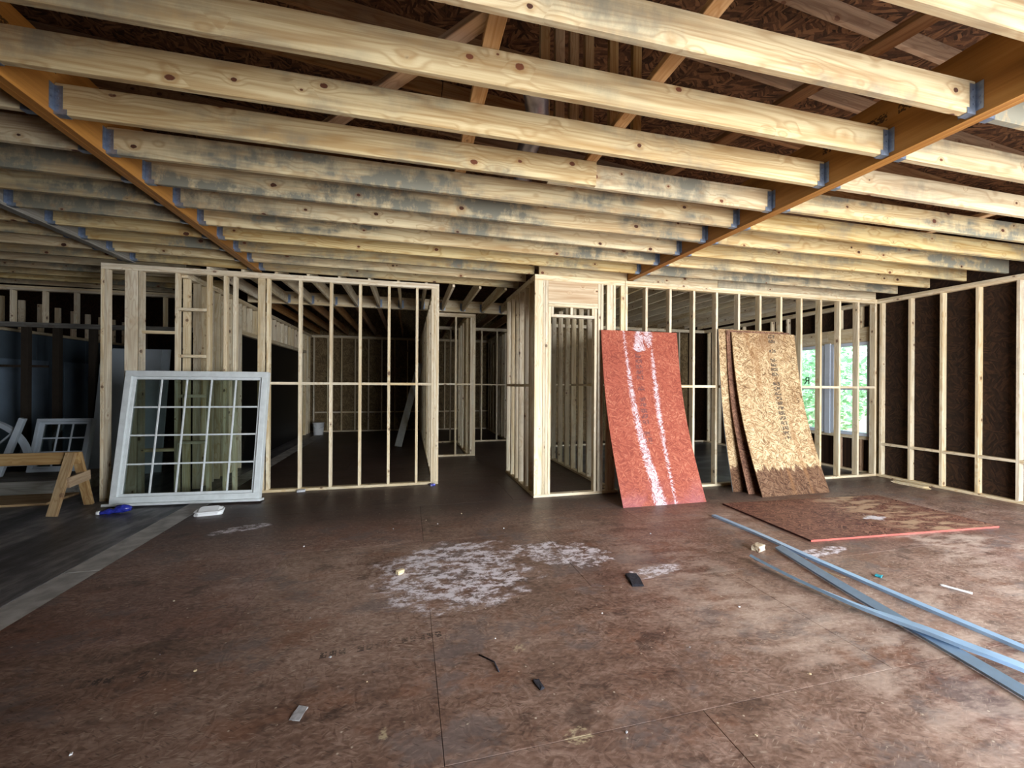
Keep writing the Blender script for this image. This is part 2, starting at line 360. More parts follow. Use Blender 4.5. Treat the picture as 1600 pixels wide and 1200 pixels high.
def floor_mat():
    t = NT('damp_strand_board_floor'); t.dim = '2D'
    pos = t.n('ShaderNodeNewGeometry').outputs['Position']
    rnd = t.n('ShaderNodeObjectInfo').outputs['Random']
    f = flakes(t, pos, 1.5)
    big = t.noise(t.mapping(pos, (0.55, 0.8, 0)), 1, 5, 0.6, 0.4)
    mid = t.noise(t.mapping(pos, (2.4, 7.0, 0)), 1, 6, 0.72, 0.15)
    fine = t.noise(t.mapping(pos, (26, 48, 0)), 1, 3, 0.6)
    val = t.math('ADD', t.math('MULTIPLY', big, 0.45), t.math('ADD', t.math('MULTIPLY', mid, 0.4), t.math('ADD', t.math('MULTIPLY', f, 0.12), t.math('MULTIPLY', t.math('SUBTRACT', fine, 0.5), 0.30))))
    val = t.math('ADD', val, t.math('MULTIPLY', t.math('SUBTRACT', rnd, 0.5), 0.08))
    brown = t.ramp(val, [(0.22, srgb(66, 48, 42)), (0.42, srgb(124, 97, 84)), (0.60, srgb(164, 137, 123)), (0.80, srgb(208, 186, 172))])
    red = t.ramp(val, [(0.22, srgb(76, 52, 46)), (0.48, srgb(136, 102, 92)), (0.8, srgb(204, 174, 164))])
    sp = t.n('ShaderNodeSeparateXYZ', i_Vector=pos); X, Y = sp.outputs['X'], sp.outputs['Y']
    # the coated face of some sheets is redder: the one by the metal strips most of all
    jit = t.math('MULTIPLY', t.math('SUBTRACT', mid, 0.5), 0.9)
    redsheet = t.math('MULTIPLY', t.ss(t.math('ADD', X, jit), 2.35, 2.75), t.ss(t.math('ADD', Y, jit), 1.75, 1.35))
    some = t.math('MULTIPLY', t.ss(t.math('FRACT', t.math('MULTIPLY', rnd, 5.3)), 0.4, 0.95), 0.55)
    col = t.mix(t.math('MAXIMUM', some, t.math('MULTIPLY', redsheet, 0.9)), brown, red)
    # patches: rusty orange, slate grey, near-black damp
    pa = t.noise(t.mapping(pos, (2.1, 3.0, 0), (0, 0, 0), (7, 3, 0)), 1, 5, 0.7)
    pb = t.noise(t.mapping(pos, (1.7, 2.6, 0), (0, 0, 0), (21, 13, 0)), 1, 5, 0.72)
    col = t.mix(t.math('MULTIPLY', t.ss(pa, 0.54, 0.68), 0.3), col, srgb(142, 92, 66))
    col = t.mix(t.math('MULTIPLY', t.ss(pb, 0.53, 0.66), 0.55), col, srgb(112, 104, 104))
    col = t.mix(t.math('MULTIPLY', t.ss(pb, 0.42, 0.30), 0.55), col, srgb(58, 44, 40))
    # loose strands, pale and dark
    def strands(ang, sx, sy, seed, thr):
        nd = t.n('ShaderNodeTexVoronoi', feature='F1', voronoi_dimensions='2D')
        t.put(nd.inputs['Vector'], t.mapping(t.mapping(pos, (1, 1, 1), (0, 0, R(ang))), (sx, sy, 0), (0, 0, 0), (seed, seed, 0))); nd.inputs['Scale'].default_value = 1.0
        rv = t.n('ShaderNodeSeparateColor', i_Color=nd.outputs['Color']).outputs[0]
        return t.math('MULTIPLY', t.math('GREATER_THAN', rv, thr), t.ss(nd.outputs['Distance'], 0.16, 0.30, 1, 0))
    pale = t.math('MAXIMUM', strands(12, 14, 110, 2.0, 0.86), strands(-28, 16, 120, 8.0, 0.88))
    darks = strands(35, 15, 90, 15.0, 0.84)
    col = t.mix(t.math('MULTIPLY', pale, t.ss(big, 0.35, 0.6, 0.15, 0.5)), col, srgb(204, 186, 168))
    col = t.mix(t.math('MULTIPLY', darks, 0.45), col, srgb(52, 40, 38))
    # bleached and worn, with the strong light on the right floor painted in
    lit_wear = t.math('MULTIPLY', t.ss(t.noise(t.mapping(pos, (0.9, 0.5, 0), (0, 0, 0.3)), 1, 3, 0.5), 0.44, 0.62), t.ss(mid, 0.38, 0.62))
    lit_zone = t.math('MULTIPLY', t.ss(X, 0.3, 4.5), t.ss(Y, 4.6, 3.4))
    col = t.mix(t.math('MULTIPLY', t.math('MULTIPLY', lit_wear, lit_zone), 0.75), col, srgb(206, 186, 172))
    # soaked before the framed walls; farther back it paints the rooms' shade
    soak_shade = t.math('MULTIPLY', t.ss(t.math('ADD', Y, t.math('MULTIPLY', big, 1.6)), 4.9, 6.2), 0.8)
    col = t.mix(soak_shade, col, srgb(48, 36, 34))
    # white dried spill
    def ell(cx, cy, rx, ry, ang, amp=0.9):
        dx = t.math('SUBTRACT', X, cx); dy = t.math('SUBTRACT', Y, cy); c, s = math.cos(R(ang)), math.sin(R(ang))
        a = t.math('ADD', t.math('MULTIPLY', dx, c / rx), t.math('MULTIPLY', dy, s / rx))
        b = t.math('ADD', t.math('MULTIPLY', dx, -s / ry), t.math('MULTIPLY', dy, c / ry))
        d = t.math('SQRT', t.math('ADD', t.math('MULTIPLY', a, a), t.math('MULTIPLY', b, b)))
        return t.math('ADD', d, t.math('MULTIPLY', t.math('SUBTRACT', sn, 0.5), amp))
    sn = t.noise(t.mapping(pos, (3.2, 5.0, 0)), 1, 6, 0.72, 0.0)
    spl = t.noise(t.mapping(pos, (8, 13, 0)), 1, 6, 0.78, 0.0)
    e = t.math('MINIMUM', ell(0.36, 3.42, 0.66, 0.62, 20, 1.4), t.math('MINIMUM', ell(1.36, 3.55, 0.48, 0.26, -28, 1.9), ell(1.98, 3.02, 0.28, 0.09, 10, 1.6)))
    e = t.math('MINIMUM', e, t.math('MINIMUM', ell(-1.72, 4.92, 0.28, 0.12, 25, 1.4), ell(3.75, 3.02, 0.35, 0.08, 5, 1.7)))
    wm = t.math('MULTIPLY', t.ss(e, 0.78, 1.02, 1, 0), t.ss(spl, 0.40, 0.56))
    col = t.mix(t.math('MULTIPLY', wm, t.ss(spl, 0.44, 0.58, 0.40, 1.0)), col, srgb(232, 224, 230))
    # pale torn fibre
    ef = t.math('MINIMUM', ell(0.64, 2.33, 0.05, 0.035, 0, 2.2), t.math('MINIMUM', ell(0.75, 1.70, 0.07, 0.05, 20, 3.2), ell(-0.10, 1.90, 0.03, 0.06, 0, 2.6)))
    col = t.mix(t.math('MULTIPLY', t.ss(ef, 0.7, 1.0, 0.65, 0.0), t.ss(fine, 0.44, 0.6)), col, srgb(206, 190, 154))
    # a worn line of stamped print
    for (px, py, ang, L_) in ((-0.48, 2.53, 4, 0.72), (-1.62, 2.57, 3, 0.30)):
        c_, s_ = math.cos(R(ang)), math.sin(R(ang)); dx = t.math('SUBTRACT', X, px); dy = t.math('SUBTRACT', Y, py)
        lu = t.math('ADD', t.math('MULTIPLY', dx, c_), t.math('MULTIPLY', dy, s_)); lv = t.math('ADD', t.math('MULTIPLY', dx, -s_), t.math('MULTIPLY', dy, c_))
        g = glyphs(t, lv, lu, 0.0, 0.055, 0.0, L_, 20, px)
        col = t.mix(t.math('MULTIPLY', g, t.ss(mid, 0.4, 0.6, 0.3, 0.8)), col, (0.022, 0.018, 0.018))
    # scattered plaster crumbs and pale scuffs
    sc = t.n('ShaderNodeTexVoronoi', voronoi_dimensions='2D', i_Vector=pos, i_Scale=4.2).outputs['Distance']
    crumb = t.math('MULTIPLY', t.ss(sc, 0.012, 0.03, 1, 0), t.ss(spl, 0.45, 0.55))
    scf = t.math('MULTIPLY', t.ss(t.noise(t.mapping(pos, (7, 30, 0), (0, 0, 0.5)), 1, 4, 0.7, 1.0), 0.68, 0.74), t.ss(big, 0.42, 0.6))
    col = t.mix(t.math('MAXIMUM', t.math('MULTIPLY', crumb, 0.8), t.math('MULTIPLY', scf, 0.55)), col, srgb(214, 200, 180))
    # stamped print lines, mostly worn away
    rough = t.math('ADD', 0.34, t.math('ADD', t.math('MULTIPLY', mid, 0.28), t.math('MULTIPLY', wm, 0.3)))
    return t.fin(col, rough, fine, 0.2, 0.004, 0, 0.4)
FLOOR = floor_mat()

def slab_mat():
    t = NT('dark_damp_concrete'); t.dim = '2D'
    pos = t.n('ShaderNodeNewGeometry').outputs['Position']
    a = t.noise(t.mapping(pos, (2.6, 0.45, 0), (0, 0, 0)), 1, 6, 0.65, 0.3); b = t.noise(t.mapping(pos, (9, 6, 0)), 1, 4)
    col = t.ramp(t.math('ADD', t.math('MULTIPLY', a, 0.75), t.math('MULTIPLY', b, 0.25)), [(0.32, srgb(38, 38, 44)), (0.5, srgb(92, 91, 96)), (0.68, srgb(156, 153, 154))])
    return t.fin(col, 0.45, b, 0.12, 0.004, 0, 0.4)
SLAB = slab_mat()
def slab2_mat():
    t = NT('bluish_lit_floor'); t.dim = '2D'
    pos = t.n('ShaderNodeNewGeometry').outputs['Position']
    a = t.noise(t.mapping(pos, (0.9, 1.8, 0)), 1, 5, 0.6, 0.4)
    col = t.ramp(a, [(0.3, srgb(46, 46, 50)), (0.55, srgb(84, 86, 92)), (0.8, srgb(140, 144, 150))])  # bluish light from the windows put into the floor colour
    return t.fin(col, 0.35, a, 0.1, 0.004, 0, 0.5)
BLUEFLOOR = slab2_mat()

GALV = plain('galvanised_steel', srgb(150, 164, 186), 0.42, 0.85, 0.5, 0.15, 30)
STRIP = plain('galvanised_strip', srgb(166, 202, 238), 0.35, 0.2, 0.6, 0.06, 12)
WHITE = plain('white_painted_wood', srgb(222, 228, 230), 0.45, 0, 0.4, 0.06, 12)
VINYL = plain('white_vinyl', srgb(214, 224, 240), 0.35, 0, 0.5, 0.03)
FOAM = plain('pale_grey_sheet', srgb(170, 180, 190), 0.7, 0, 0.2, 0.06, 3)
WRAP = plain('blue_grey_sheet', srgb(120, 138, 156), 0.6, 0, 0.3, 0.15, 1.5)
SEAL = plain('light_seal_layer', srgb(60, 58, 56), 0.8)
PALEB = plain('dim_blue_sheet', srgb(84, 98, 110), 0.6, 0, 0.3, 0.12, 1.5)
DARKW = plain('backlit_dark_timber', srgb(52, 44, 36), 0.8)  # near-black tone paints in the backlit shade of the far-left posts
DARKE = plain('shadow_dark_edge', srgb(58, 34, 30), 0.8)  # shadow along the flat sheet's sides, put into the edge colour
BLACK = plain('matte_black', srgb(10, 10, 11), 0.5, 0, 0.3, 0.2, 3)
CARD = plain('white_foam', srgb(236, 238, 240), 0.5, 0, 0.4, 0.03)
BLUEP = plain('crumpled_blue_plastic', srgb(44, 52, 150), 0.25, 0, 0.6, 0.5, 25)
TAR = plain('black_shingle', srgb(52, 52, 60), 0.8, 0, 0.3, 0.3, 60)
PAPER = plain('grey_paper', srgb(180, 180, 184), 0.8, 0, 0.2, 0.2, 30)
TEAL = plain('teal_plastic', srgb(40, 150, 170), 0.4, 0, 0.4, 0.1)
SILVER = plain('duct_foil', srgb(150, 145, 160), 0.35, 0.8, 0.5, 0.1, 20)
CONC = plain('pale_grey_edge', srgb(188, 185, 182), 0.8, 0, 0.2, 0.25, 6)
BARK = plain('tree_bark', srgb(84, 66, 50), 0.9, 0, 0.2, 0.3, 14)
LEAF = NT('green_leaves'); _r = LEAF.n('ShaderNodeNewGeometry').outputs['Random Per Island']
LEAF = LEAF.fin(LEAF.ramp(_r, [(0, srgb(150, 200, 150)), (0.5, srgb(190, 228, 190)), (1, srgb(225, 242, 215))]), 0.5)
GROUND = plain('pale_yard_soil', srgb(150, 140, 110), 0.9, 0, 0.2, 0.25, 1.5)

def glass_mat():
    m = bpy.data.materials.new('window_glass'); m.use_nodes = True; t = m.node_tree; t.nodes.clear()
    out = t.nodes.new('ShaderNodeOutputMaterial'); mx = t.nodes.new('ShaderNodeMixShader')
    tr = t.nodes.new('ShaderNodeBsdfTransparent'); gl = t.nodes.new('ShaderNodeBsdfGlossy')
    tr.inputs['Color'].default_value = (0.86, 0.92, 0.90, 1); gl.inputs['Roughness'].default_value = 0.03
    fr = t.nodes.new('ShaderNodeFresnel'); fr.inputs['IOR'].default_value = 1.5
    t.links.new(fr.outputs[0], mx.inputs[0]); t.links.new(tr.outputs[0], mx.inputs[1]); t.links.new(gl.outputs[0], mx.inputs[2])
    t.links.new(mx.outputs[0], out.inputs[0])
    return m
GLASS = glass_mat()

# ------------------------------------------------------------------ floor
ZC = 3.05                       # top of the wall plates
floor = struct('floor', 'damp reddish brown strand board subfloor with white dried spill', 'floor')
x_edges = [-2.45, 0.15, 2.59, 5.03, 7.47, 7.95]
row = 0; y = -3.2
while y < 14.2:
    y1 = min(y + 1.22, 14.2)
    sh = 0.0 if row % 2 == 0 else -1.22
    xs = sorted(set([-2.45] + [min(7.95, max(-2.45, e + sh)) for e in (0.15, 2.59, 5.03, 7.47, 9.91)] + [7.95]))
    for a, b in zip(xs[:-1], xs[1:]):
        if b - a < 0.05: continue
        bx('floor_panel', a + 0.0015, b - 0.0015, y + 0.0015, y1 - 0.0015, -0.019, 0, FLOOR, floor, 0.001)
    y = y1; row += 1
bx('subfloor_deck', -2.45, 7.95, -3.2, 14.2, -0.06, -0.0195, DARKOSB, floor, 0)
slab = tag(bx('floor_slab', -9.6, -2.703, -3.2, 14.2, -0.12, 0.0, SLAB, None, 0), 'dark damp grey slab floor beyond the pale edge strip', 'floor', kind='structure')
trim = struct('trim_1', 'pale weathered edge board between brown subfloor and grey slab', 'edge board')
for a, b in ((-3.2, -0.76), (-0.755, 1.68), (1.685, 4.1), (4.105, 6.38), (6.385, 10.2), (10.205, 14.2)):
    bx('edge_board', -2.70, -2.452, a, b, -0.03, -0.001, CONC, trim)
bf = tag(bx('floor_bedroom', 2.95, 7.84, 5.47, 9.66, 0.0005, 0.006, BLUEFLOOR, None, 0), 'floor of the room behind the right stud wall, blue window light in its colour', 'floor', kind='structure')

# ------------------------------------------------------------------ framed walls
def wall_x(w, Y, x0, x1, studs, depth=0.089, z1=ZC, block=None, top=2, bottom=True, mat=None, blk_from=None):
    """wall running along X with its face at Y"""
    m = mat or STUD; t = 0.038
    zt = z1 - t * top
    for k in range(top): bx('top_plate', x0, x1, Y, Y + depth, zt + k * t + 0.0005, zt + (k + 1) * t, m, w)
    z0 = t if bottom else 0.0
    if bottom: bx('bottom_plate', x0, x1, Y, Y + depth, 0.0, t - 0.0005, m, w)
    for s in studs: bx('stud', s, s + t, Y, Y + depth, z0, zt, m, w)
    if block:
        ss = sorted(studs)
        for a, b in zip(ss[:-1], ss[1:]):
            if b - a > 0.07 and (blk_from is None or blk_from[0] <= a <= blk_from[1]):
                bx('blocking', a + t, b, Y, Y + depth, block - 0.019, block + 0.019, m, w)
def wall_y(w, X, y0, y1, studs, depth=0.089, z1=ZC, block=None, top=2, bottom=True, mat=None, blk_from=None):
    m = mat or STUD; t = 0.038
    zt = z1 - t * top
    for k in range(top): bx('top_plate', X, X + depth, y0, y1, zt + k * t + 0.0005, zt + (k + 1) * t, m, w)
    z0 = t if bottom else 0.0
    if bottom: bx('bottom_plate', X, X + depth, y0, y1, 0.0, t - 0.0005, m, w)
    for s in studs: bx('stud', X, X + depth, s, s + t, z0, zt, m, w)
    if block:
        ss = sorted(studs)
        for a, b in zip(ss[:-1], ss[1:]):
            if b - a > 0.07 and (blk_from is None or blk_from[0] <= a <= blk_from[1]):
                bx('blocking', X, X + depth, a + t, b, block - 0.019, block + 0.019, m, w)
def rng(a, b, s=0.406):
    out = []
    while a <= b + 1e-6: out.append(a); a += s
    return out

# left stud wall, the one the loose window leans on
YL = 6.44
w = struct('wall_left', 'open stud wall with evenly spaced bare studs behind the leaning white window', 'wall')
wall_x(w, YL, -3.86, 0.45, [-3.86, -3.822, -3.45, -3.04, -2.67, -2.47, -2.355, -1.94, -1.53, -1.12, -0.72, -0.31, 0.10, 0.334, 0.373, 0.412],
       block=1.54, blk_from=(-1.95, 0.2), z1=3.085)
bx('stud', -3.60, -3.46, YL - 0.001, YL + 0.037, 0.038, 3.085 - 0.076, STUD, w)
bx('stud', -2.05, -1.961, YL, YL + 0.038, 0.038, 3.085 - 0.076, STUD, w)
for (a, b, z) in ((-3.412, -3.04, 2.21), (-3.412, -3.04, 0.64), (-3.002, -2.67, 2.53), (-3.002, -2.67, 1.90), (-3.002, -2.67, 1.36), (-3.002, -2.67, 0.73)):
    bx('blocking', a, b, YL, YL + 0.089, z - 0.019, z + 0.019, STUD, w)

# closet standing forward of it
YR = 5.36
w = struct('wall_closet', 'narrow framed closet doorway with plywood header plate beside red sheet', 'wall')
zt = ZC - 0.076
for k in range(2): bx('top_plate', 1.66, 3.02, YR, YR + 0.089, zt + k * 0.038 + 0.0005, zt + (k + 1) * 0.038, STUD, w)
bx('bottom_plate', 1.66, 2.93, YR, YR + 0.089, 0, 0.0375, STUD, w)
bx('corner_post', 1.66, 1.775, YR, YR + 0.038, 0.038, zt, STUD, w)
for s in (1.777, 1.817, 1.857, 2.545, 2.60, 2.645): bx('stud', s, s + 0.037, YR, YR + 0.089, 0.038 if s not in (1.857, 2.545) else 0.038, zt if s not in (1.857, 2.545) else 2.62, STUD, w)
bx('stud', 2.735, 2.83, YR, YR + 0.038, 0.038, zt, STUD, w)
bx('stud', 2.835, 2.873, YR, YR + 0.089, 0.038, zt, STUD, w)
bx('header_plate', 1.857, 2.598, YR + 0.004, YR + 0.016, 2.69, zt, HDR, w, 0.001)
bx('rail', 1.857, 2.598, YR, YR + 0.089, 2.622, 2.66, STUD, w)
bx('rail', 1.857, 2.598, YR + 0.0, YR + 0.089, 2.662, 2.69, STUD, w)
bx('rail', 1.896, 2.543, YR, YR + 0.089, 2.48, 2.518, STUD, w)
for s in (1.896, 2.18, 2.505): bx('cripple_stud', s, s + 0.038, YR, YR + 0.089, 2.519, 2.621, STUD, w)
w = struct('wall_closet_left', 'row of close studs receding along the hall side of the closet', 'wall')
wall_y(w, 1.66, YR + 0.09, 7.05, [5.60, 5.85, 6.16, 6.40, 6.68, 6.98], block=1.53)
w = struct('wall_closet_right', 'stud row inside the closet seen through its doorway', 'wall')
wall_y(w, 2.84, YR + 0.09, 9.6, [5.50, 5.85, 6.25, 6.60, 6.92, 7.22, 7.58, 7.95, 8.4, 8.8, 9.2], block=1.54, blk_from=(5.7, 6.8))

# right stud wall
w = struct('wall_right_partition', 'open stud wall with tall bare studs behind the leaning sheets', 'wall')
wall_x(w, YR, 3.025, 7.845, [3.00 + 0.026, 3.352] + rng(3.752, 7.45, 0.4065) + [7.80], block=1.53)
bx('stud', 2.955, 3.02, YR, YR + 0.038, 0.038, ZC - 0.076, STUD, w)

# right outer wall
w = struct('wall_right', 'outer wall of pale studs with damp, shade-darkened sheathing boards between', 'wall')
XR = 7.85
ys = [5.29] + rng(4.87 - 0.408 * 4, 4.9, 0.408)
wall_y(w, XR, 3.2, 5.45, ys, block=0.56)
bx('stud', XR, XR + 0.089, 5.40, 5.438, 0.038, ZC - 0.076, STUD, w)
wall_y(w, XR, 5.45, 9.7, [5.46, 7.10, 7.5, 7.9, 8.3, 8.7, 9.1, 9.5], block=None)
for a, b in ((5.50, 6.22), (6.22, 7.10)):
    bx('sill_plate', XR, XR + 0.089, a, b, 0.60, 0.655, STUD, w); bx('header', XR, XR + 0.089, a, b, 2.345, 2.60, STUD, w)
for yy in (5.62, 6.0, 6.45, 6.85):
    bx('cripple_stud', XR, XR + 0.089, yy, yy + 0.038, 0.038, 0.60, RAFT, w); bx('cripple_stud', XR, XR + 0.089, yy, yy + 0.038, 2.60, ZC - 0.076, STUD, w)
def sheath_y(w, X, y0, y1, z0, z1, mat, step=1.22, th=0.011):
    a = y0
    while a < y1 - 0.01:
        b = min(a + step, y1)
        z = z0
        while z < z1 - 0.01:
            zb = min(z + 2.44, z1)
            bx('sheathing_panel', X, X + th, a, b, z, zb, mat, w, 0)
            z = zb
        a = b
    bx('light_seal', X + th + 0.001, X + th + 0.006, y0, y1, z0, z1, SEAL, w, 0)  # unseen layer added to stop daylight leaking through the panel joints
def sheath_x(w, Y, x0, x1, z0, z1, mat, step=1.22, th=0.011):
    a = x0
    while a < x1 - 0.01:
        b = min(a + step, x1)
        z = z0
        while z < z1 - 0.01:
            zb = min(z + 2.44, z1)
            bx('sheathing_panel', a, b, Y, Y + th, z, zb, mat, w, 0)
            z = zb
        a = b
    bx('light_seal', x0, x1, Y + th + 0.001, Y + th + 0.006, z0, z1, SEAL, w, 0)  # same unseen backing, added against light leaks
XS = 7.94
sheath_y(w, XS, 2.45, 5.43, 0, 3.95, DARKOSB)
sheath_y(w, XS, 5.43, 7.10, 0, 0.62, DARKOSB); sheath_y(w, XS, 5.43, 7.10, 2.42, 3.95, DARKOSB)
bx('sheathing_panel', XS, XS + 0.011, 6.12, 6.29, 0.62, 2.42, DARKOSB, w, 0)
sheath_y(w, XS, 7.10, 14.2, 0, 3.95, DARKOSB)
sheath_y(w, XS, -3.2, 2.45, 2.40, 3.95, DARKOSB); sheath_y(w, XS, -3.2, -0.55, 0, 2.40, DARKOSB)
for yy in (2.45, -0.6): bx('stud', XR, XR + 0.089, yy, yy + 0.038, 0, 2.4, STUD, w)

# rear wall with the wide opening the light comes in by
w = struct('wall_rear', 'sheathed rear wall around a wide garage opening behind the viewer', 'wall')
sheath_x(w, -3.2, -9.6, 1.8, 0, 5.2, DARKOSB, 2.44); sheath_x(w, -3.2, 1.8, 6.7, 2.78, 4.9, DARKOSB, 2.44); sheath_x(w, -3.2, 6.7, 7.95, 0, 4.2, DARKOSB, 2.44)
for xx in rng(-9.5, 0.4, 0.61) + [1.1, 1.76, 6.71, 7.2, 7.8]: bx('stud', xx, xx + 0.038, -3.18, -3.09, 0, 3.0, STUD, w)
bx('header', 1.76, 6.75, -3.18, -3.09, 2.78, 3.05, STUD, w)
w = struct('wall_shade_blocker', 'added unseen wall behind the viewer, shading the left side', 'wall')  # unseen wall added to keep the rear daylight off the left side
wall_y(w, 0.9, -3.08, -0.5, rng(-3.05, -0.54, 0.4175))
sheath_y(w, 0.88, -3.18, -0.5, 0, 3.04, DARKOSB)
w = struct('wall_far_left', 'outer wall at the dim far left with pale blue grey sheets below a header', 'wall')
sheath_y(w, -9.6, -3.2, 14.2, 0, 5.2, DARKOSB, 2.44)

# far back outer wall
w = struct('wall_back', 'far back wall of brown sheathing boards and thin studs in shadow', 'wall')
wall_x(w, 14.0, -3.0, 7.9, rng(-2.9, 7.8), block=0.62)
sheath_x(w, 14.09, -9.6, 7.95, 0, 4.9, BACKOSB)

# deep room: side walls
w = struct('wall_hall_left', 'studs receding on the near side of the dark hall', 'wall')
wall_y(w, 0.36, 6.53, 14.0, [6.85, 7.25, 7.66, 8.07, 8.47, 8.9, 9.3, 9.7, 10.1, 10.5, 10.9, 11.3, 11.7, 12.1, 12.5, 12.9, 13.3, 13.7])
w = struct('wall_hall_partition', 'short stud partition with post standing mid-way down the hall', 'wall')
wall_x(w, 8.8, 0.46, 1.395, [0.47, 0.955, 1.28, 1.319, 1.357], block=1.54)
w = struct('wall_hall_closet', 'dark speckled studs receding behind the hall partition', 'wall')
wall_y(w, 1.22, 8.9, 10.8, [8.98, 9.35, 9.7, 10.1, 10.5])
w = struct('wall_hall_end', 'thin studs closing the far end of the dark hall', 'wall')
wall_x(w, 10.9, 0.46, 2.84, [0.66, 1.05, 1.46, 1.88, 2.30, 2.70], block=1.53)
w = struct('wall_hall_right', 'grey studs receding along the far right of the hall', 'wall')
wall_y(w, 2.60, 11.0, 14.0, [11.2, 11.6, 12.0, 12.4, 12.8, 13.2, 13.6])
w = struct('wall_room_left', 'dim side wall of the back room with cripple studs over a black opening', 'wall')
wall_y(w, -3.03, 6.54, 14.0, [6.62, 6.9, 7.1, 7.32, 7.55, 7.75, 8.0, 8.2, 8.42, 13.3, 13.55, 13.8], bottom=False)
bx('header', -3.03, -2.94, 8.46, 13.3, 2.42, 2.50, STUD, w)
for yy in rng(8.62, 13.2, 0.30): bx('cripple_stud', -3.03, -2.94, yy, yy + 0.038, 2.50, ZC - 0.076, STUD, w)
bx('black_sheet', -3.06, -3.05, 8.4, 13.3, 0.0, 2.46, BLACK, w, 0)  # flat black sheet filling the opening under the header
sheath_y(w, -3.075, 13.3, 14.0, 0, 3.0, BACKOSB)

# wall behind the far left area
w = struct('wall_left_back', 'dim framed wall with short cripple studs over a wide opening at far left', 'wall')
YB = 8.6
for k in range(2): bx('top_plate', -9.5, -3.1, YB, YB + 0.089, 3.06 + 0.038 * k, 3.0975 + 0.038 * k, STUD, w)
bx('header', -9.5, -3.1, YB, YB + 0.089, 2.45, 2.53, GREYW, w)
for xx in rng(-9.4, -3.2, 0.43): bx('cripple_stud', xx, xx + 0.038, YB, YB + 0.089, 2.531, 3.059, STUD, w)
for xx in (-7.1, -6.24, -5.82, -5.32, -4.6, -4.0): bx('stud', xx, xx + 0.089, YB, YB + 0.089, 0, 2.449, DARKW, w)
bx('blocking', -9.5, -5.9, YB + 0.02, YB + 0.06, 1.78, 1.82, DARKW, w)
w = struct('wall_side_left', 'dim side wall with pale blue grey sheets beneath short studs', 'wall')
for yy in rng(8.8, 14.0, 0.406): bx('cripple_stud', -7.02, -6.93, yy, yy + 0.038, 2.50, ZC, STUD, w)
for yy in (8.75, 10.0, 11.25, 12.5): bx('sheet', -7.02, -7.0, yy, yy + 1.22, 0, 2.45, PALEB, w, 0)
for yy in (9.2, 10.6): bx('sheet', -6.98, -6.96, yy, yy + 1.0, 0, 1.95, WRAP, w, 0)
bx('header', -7.03, -6.92, 8.7, 14.0, 2.45, 2.50, STUD, w)
w = struct('wall_garage_back', 'dark sheathing closing off the far left area', 'wall')
sheath_x(w, 12.6, -9.6, -3.1, 0, 4.9, DARKOSB, 2.44)

# right room back wall
w = struct('wall_bedroom_back', 'back wall of the right room with shelves framed between studs', 'wall')
wall_x(w, 9.66, 2.95, 7.85, rng(3.0, 7.8), block=1.54)
for xx, z in ((5.85, 0.75), (6.26, 2.1), (6.26, 0.75), (6.66, 0.7), (5.44, 2.1)): bx('blocking', xx, xx + 0.37, 9.66, 9.749, z, z + 0.038, STUD, w)
sheath_x(w, 10.4, 2.95, 7.9, 0, 3.9, BACKOSB)

# ------------------------------------------------------------------ ceiling: laminated beams, joists and hangers
ceiling = struct('ceiling', 'open ceiling of yellow pine joists hung between orange laminated beams', 'ceiling')
def hanger_mesh():
    bm = bmesh.new()
    def add(x0, x1, y0, y1, z0, z1):
        r = bmesh.ops.create_cube(bm, size=1.0)
        for v in r['verts']:
            v.co = Vector((x0 if v.co.x < 0 else x1, y0 if v.co.y < 0 else y1, z0 if v.co.z < 0 else z1))
    add(0, 0.065, -0.022, 0.022, -0.003, 0.0)               # seat
    for s in (-1, 1):
        a, b = sorted((s * 0.0195, s * 0.0225))
        add(0, 0.045, a, b, 0, 0.165)                       # side plates
        add(0.045, 0.065, a, b, 0.0, 0.03)
        a, b = sorted((s * 0.0195, s * 0.055))
        add(0, 0.003, a, b, 0.015, 0.170)                   # tabs on the beam
        for z in (0.05, 0.09, 0.13):
            a, b = sorted((s * 0.0225, s * 0.0275)); add(0.018, 0.027, a, b, z - 0.004, z + 0.004)   # nail heads
            a, b = s * 0.041 - 0.004, s * 0.041 + 0.004; add(0.003, 0.007, a, b, z - 0.004, z + 0.004)
    me = bpy.data.meshes.new('joist_hanger'); bm.to_mesh(me); bm.free(); me.materials.append(GALV)
    return me
HANG = hanger_mesh()
def hang(parent, x, y, z, rz):
    m = Matrix.Translation((x, y, z)) @ Matrix.Rotation(rz, 4, 'Z')
    return link('joist_hanger', HANG, GALV, parent, m)
ZJ0, ZJ1 = 3.072, 3.256
dz = lambda X: max(0.0, 0.010 * (3.06 - X))       # the frame has settled: it climbs a little to the left
XB1, XB2, XB3 = -2.03, 3.06, -3.53          # beam faces
def lvl(name, x0, x1, y0, y1, z0, z1):
    b = bx(name, x0, x1, y0, y1, z0, z1, LVL, ceiling, 0.002)
    return b
lvl('beam', XB2, XB2 + 0.045, -3.0, YR + 0.09, 3.06, 3.47); lvl('beam', XB2 + 0.0455, XB2 + 0.09, -3.0, YR + 0.09, 3.06, 3.47)
d1 = dz(XB1); d3 = dz(XB3)
lvl('beam', XB1 - 0.045, XB1, -3.0, YL + 0.09, 3.06 + d1, 3.47 + d1); lvl('beam', XB1 - 0.09, XB1 - 0.0455, -3.0, YL + 0.09, 3.06 + d1, 3.47 + d1)
bx('beam', XB3 - 0.09, XB3, -3.0, YL + 0.09, 3.06 + d3, 3.32 + d3, GREYW, ceiling)
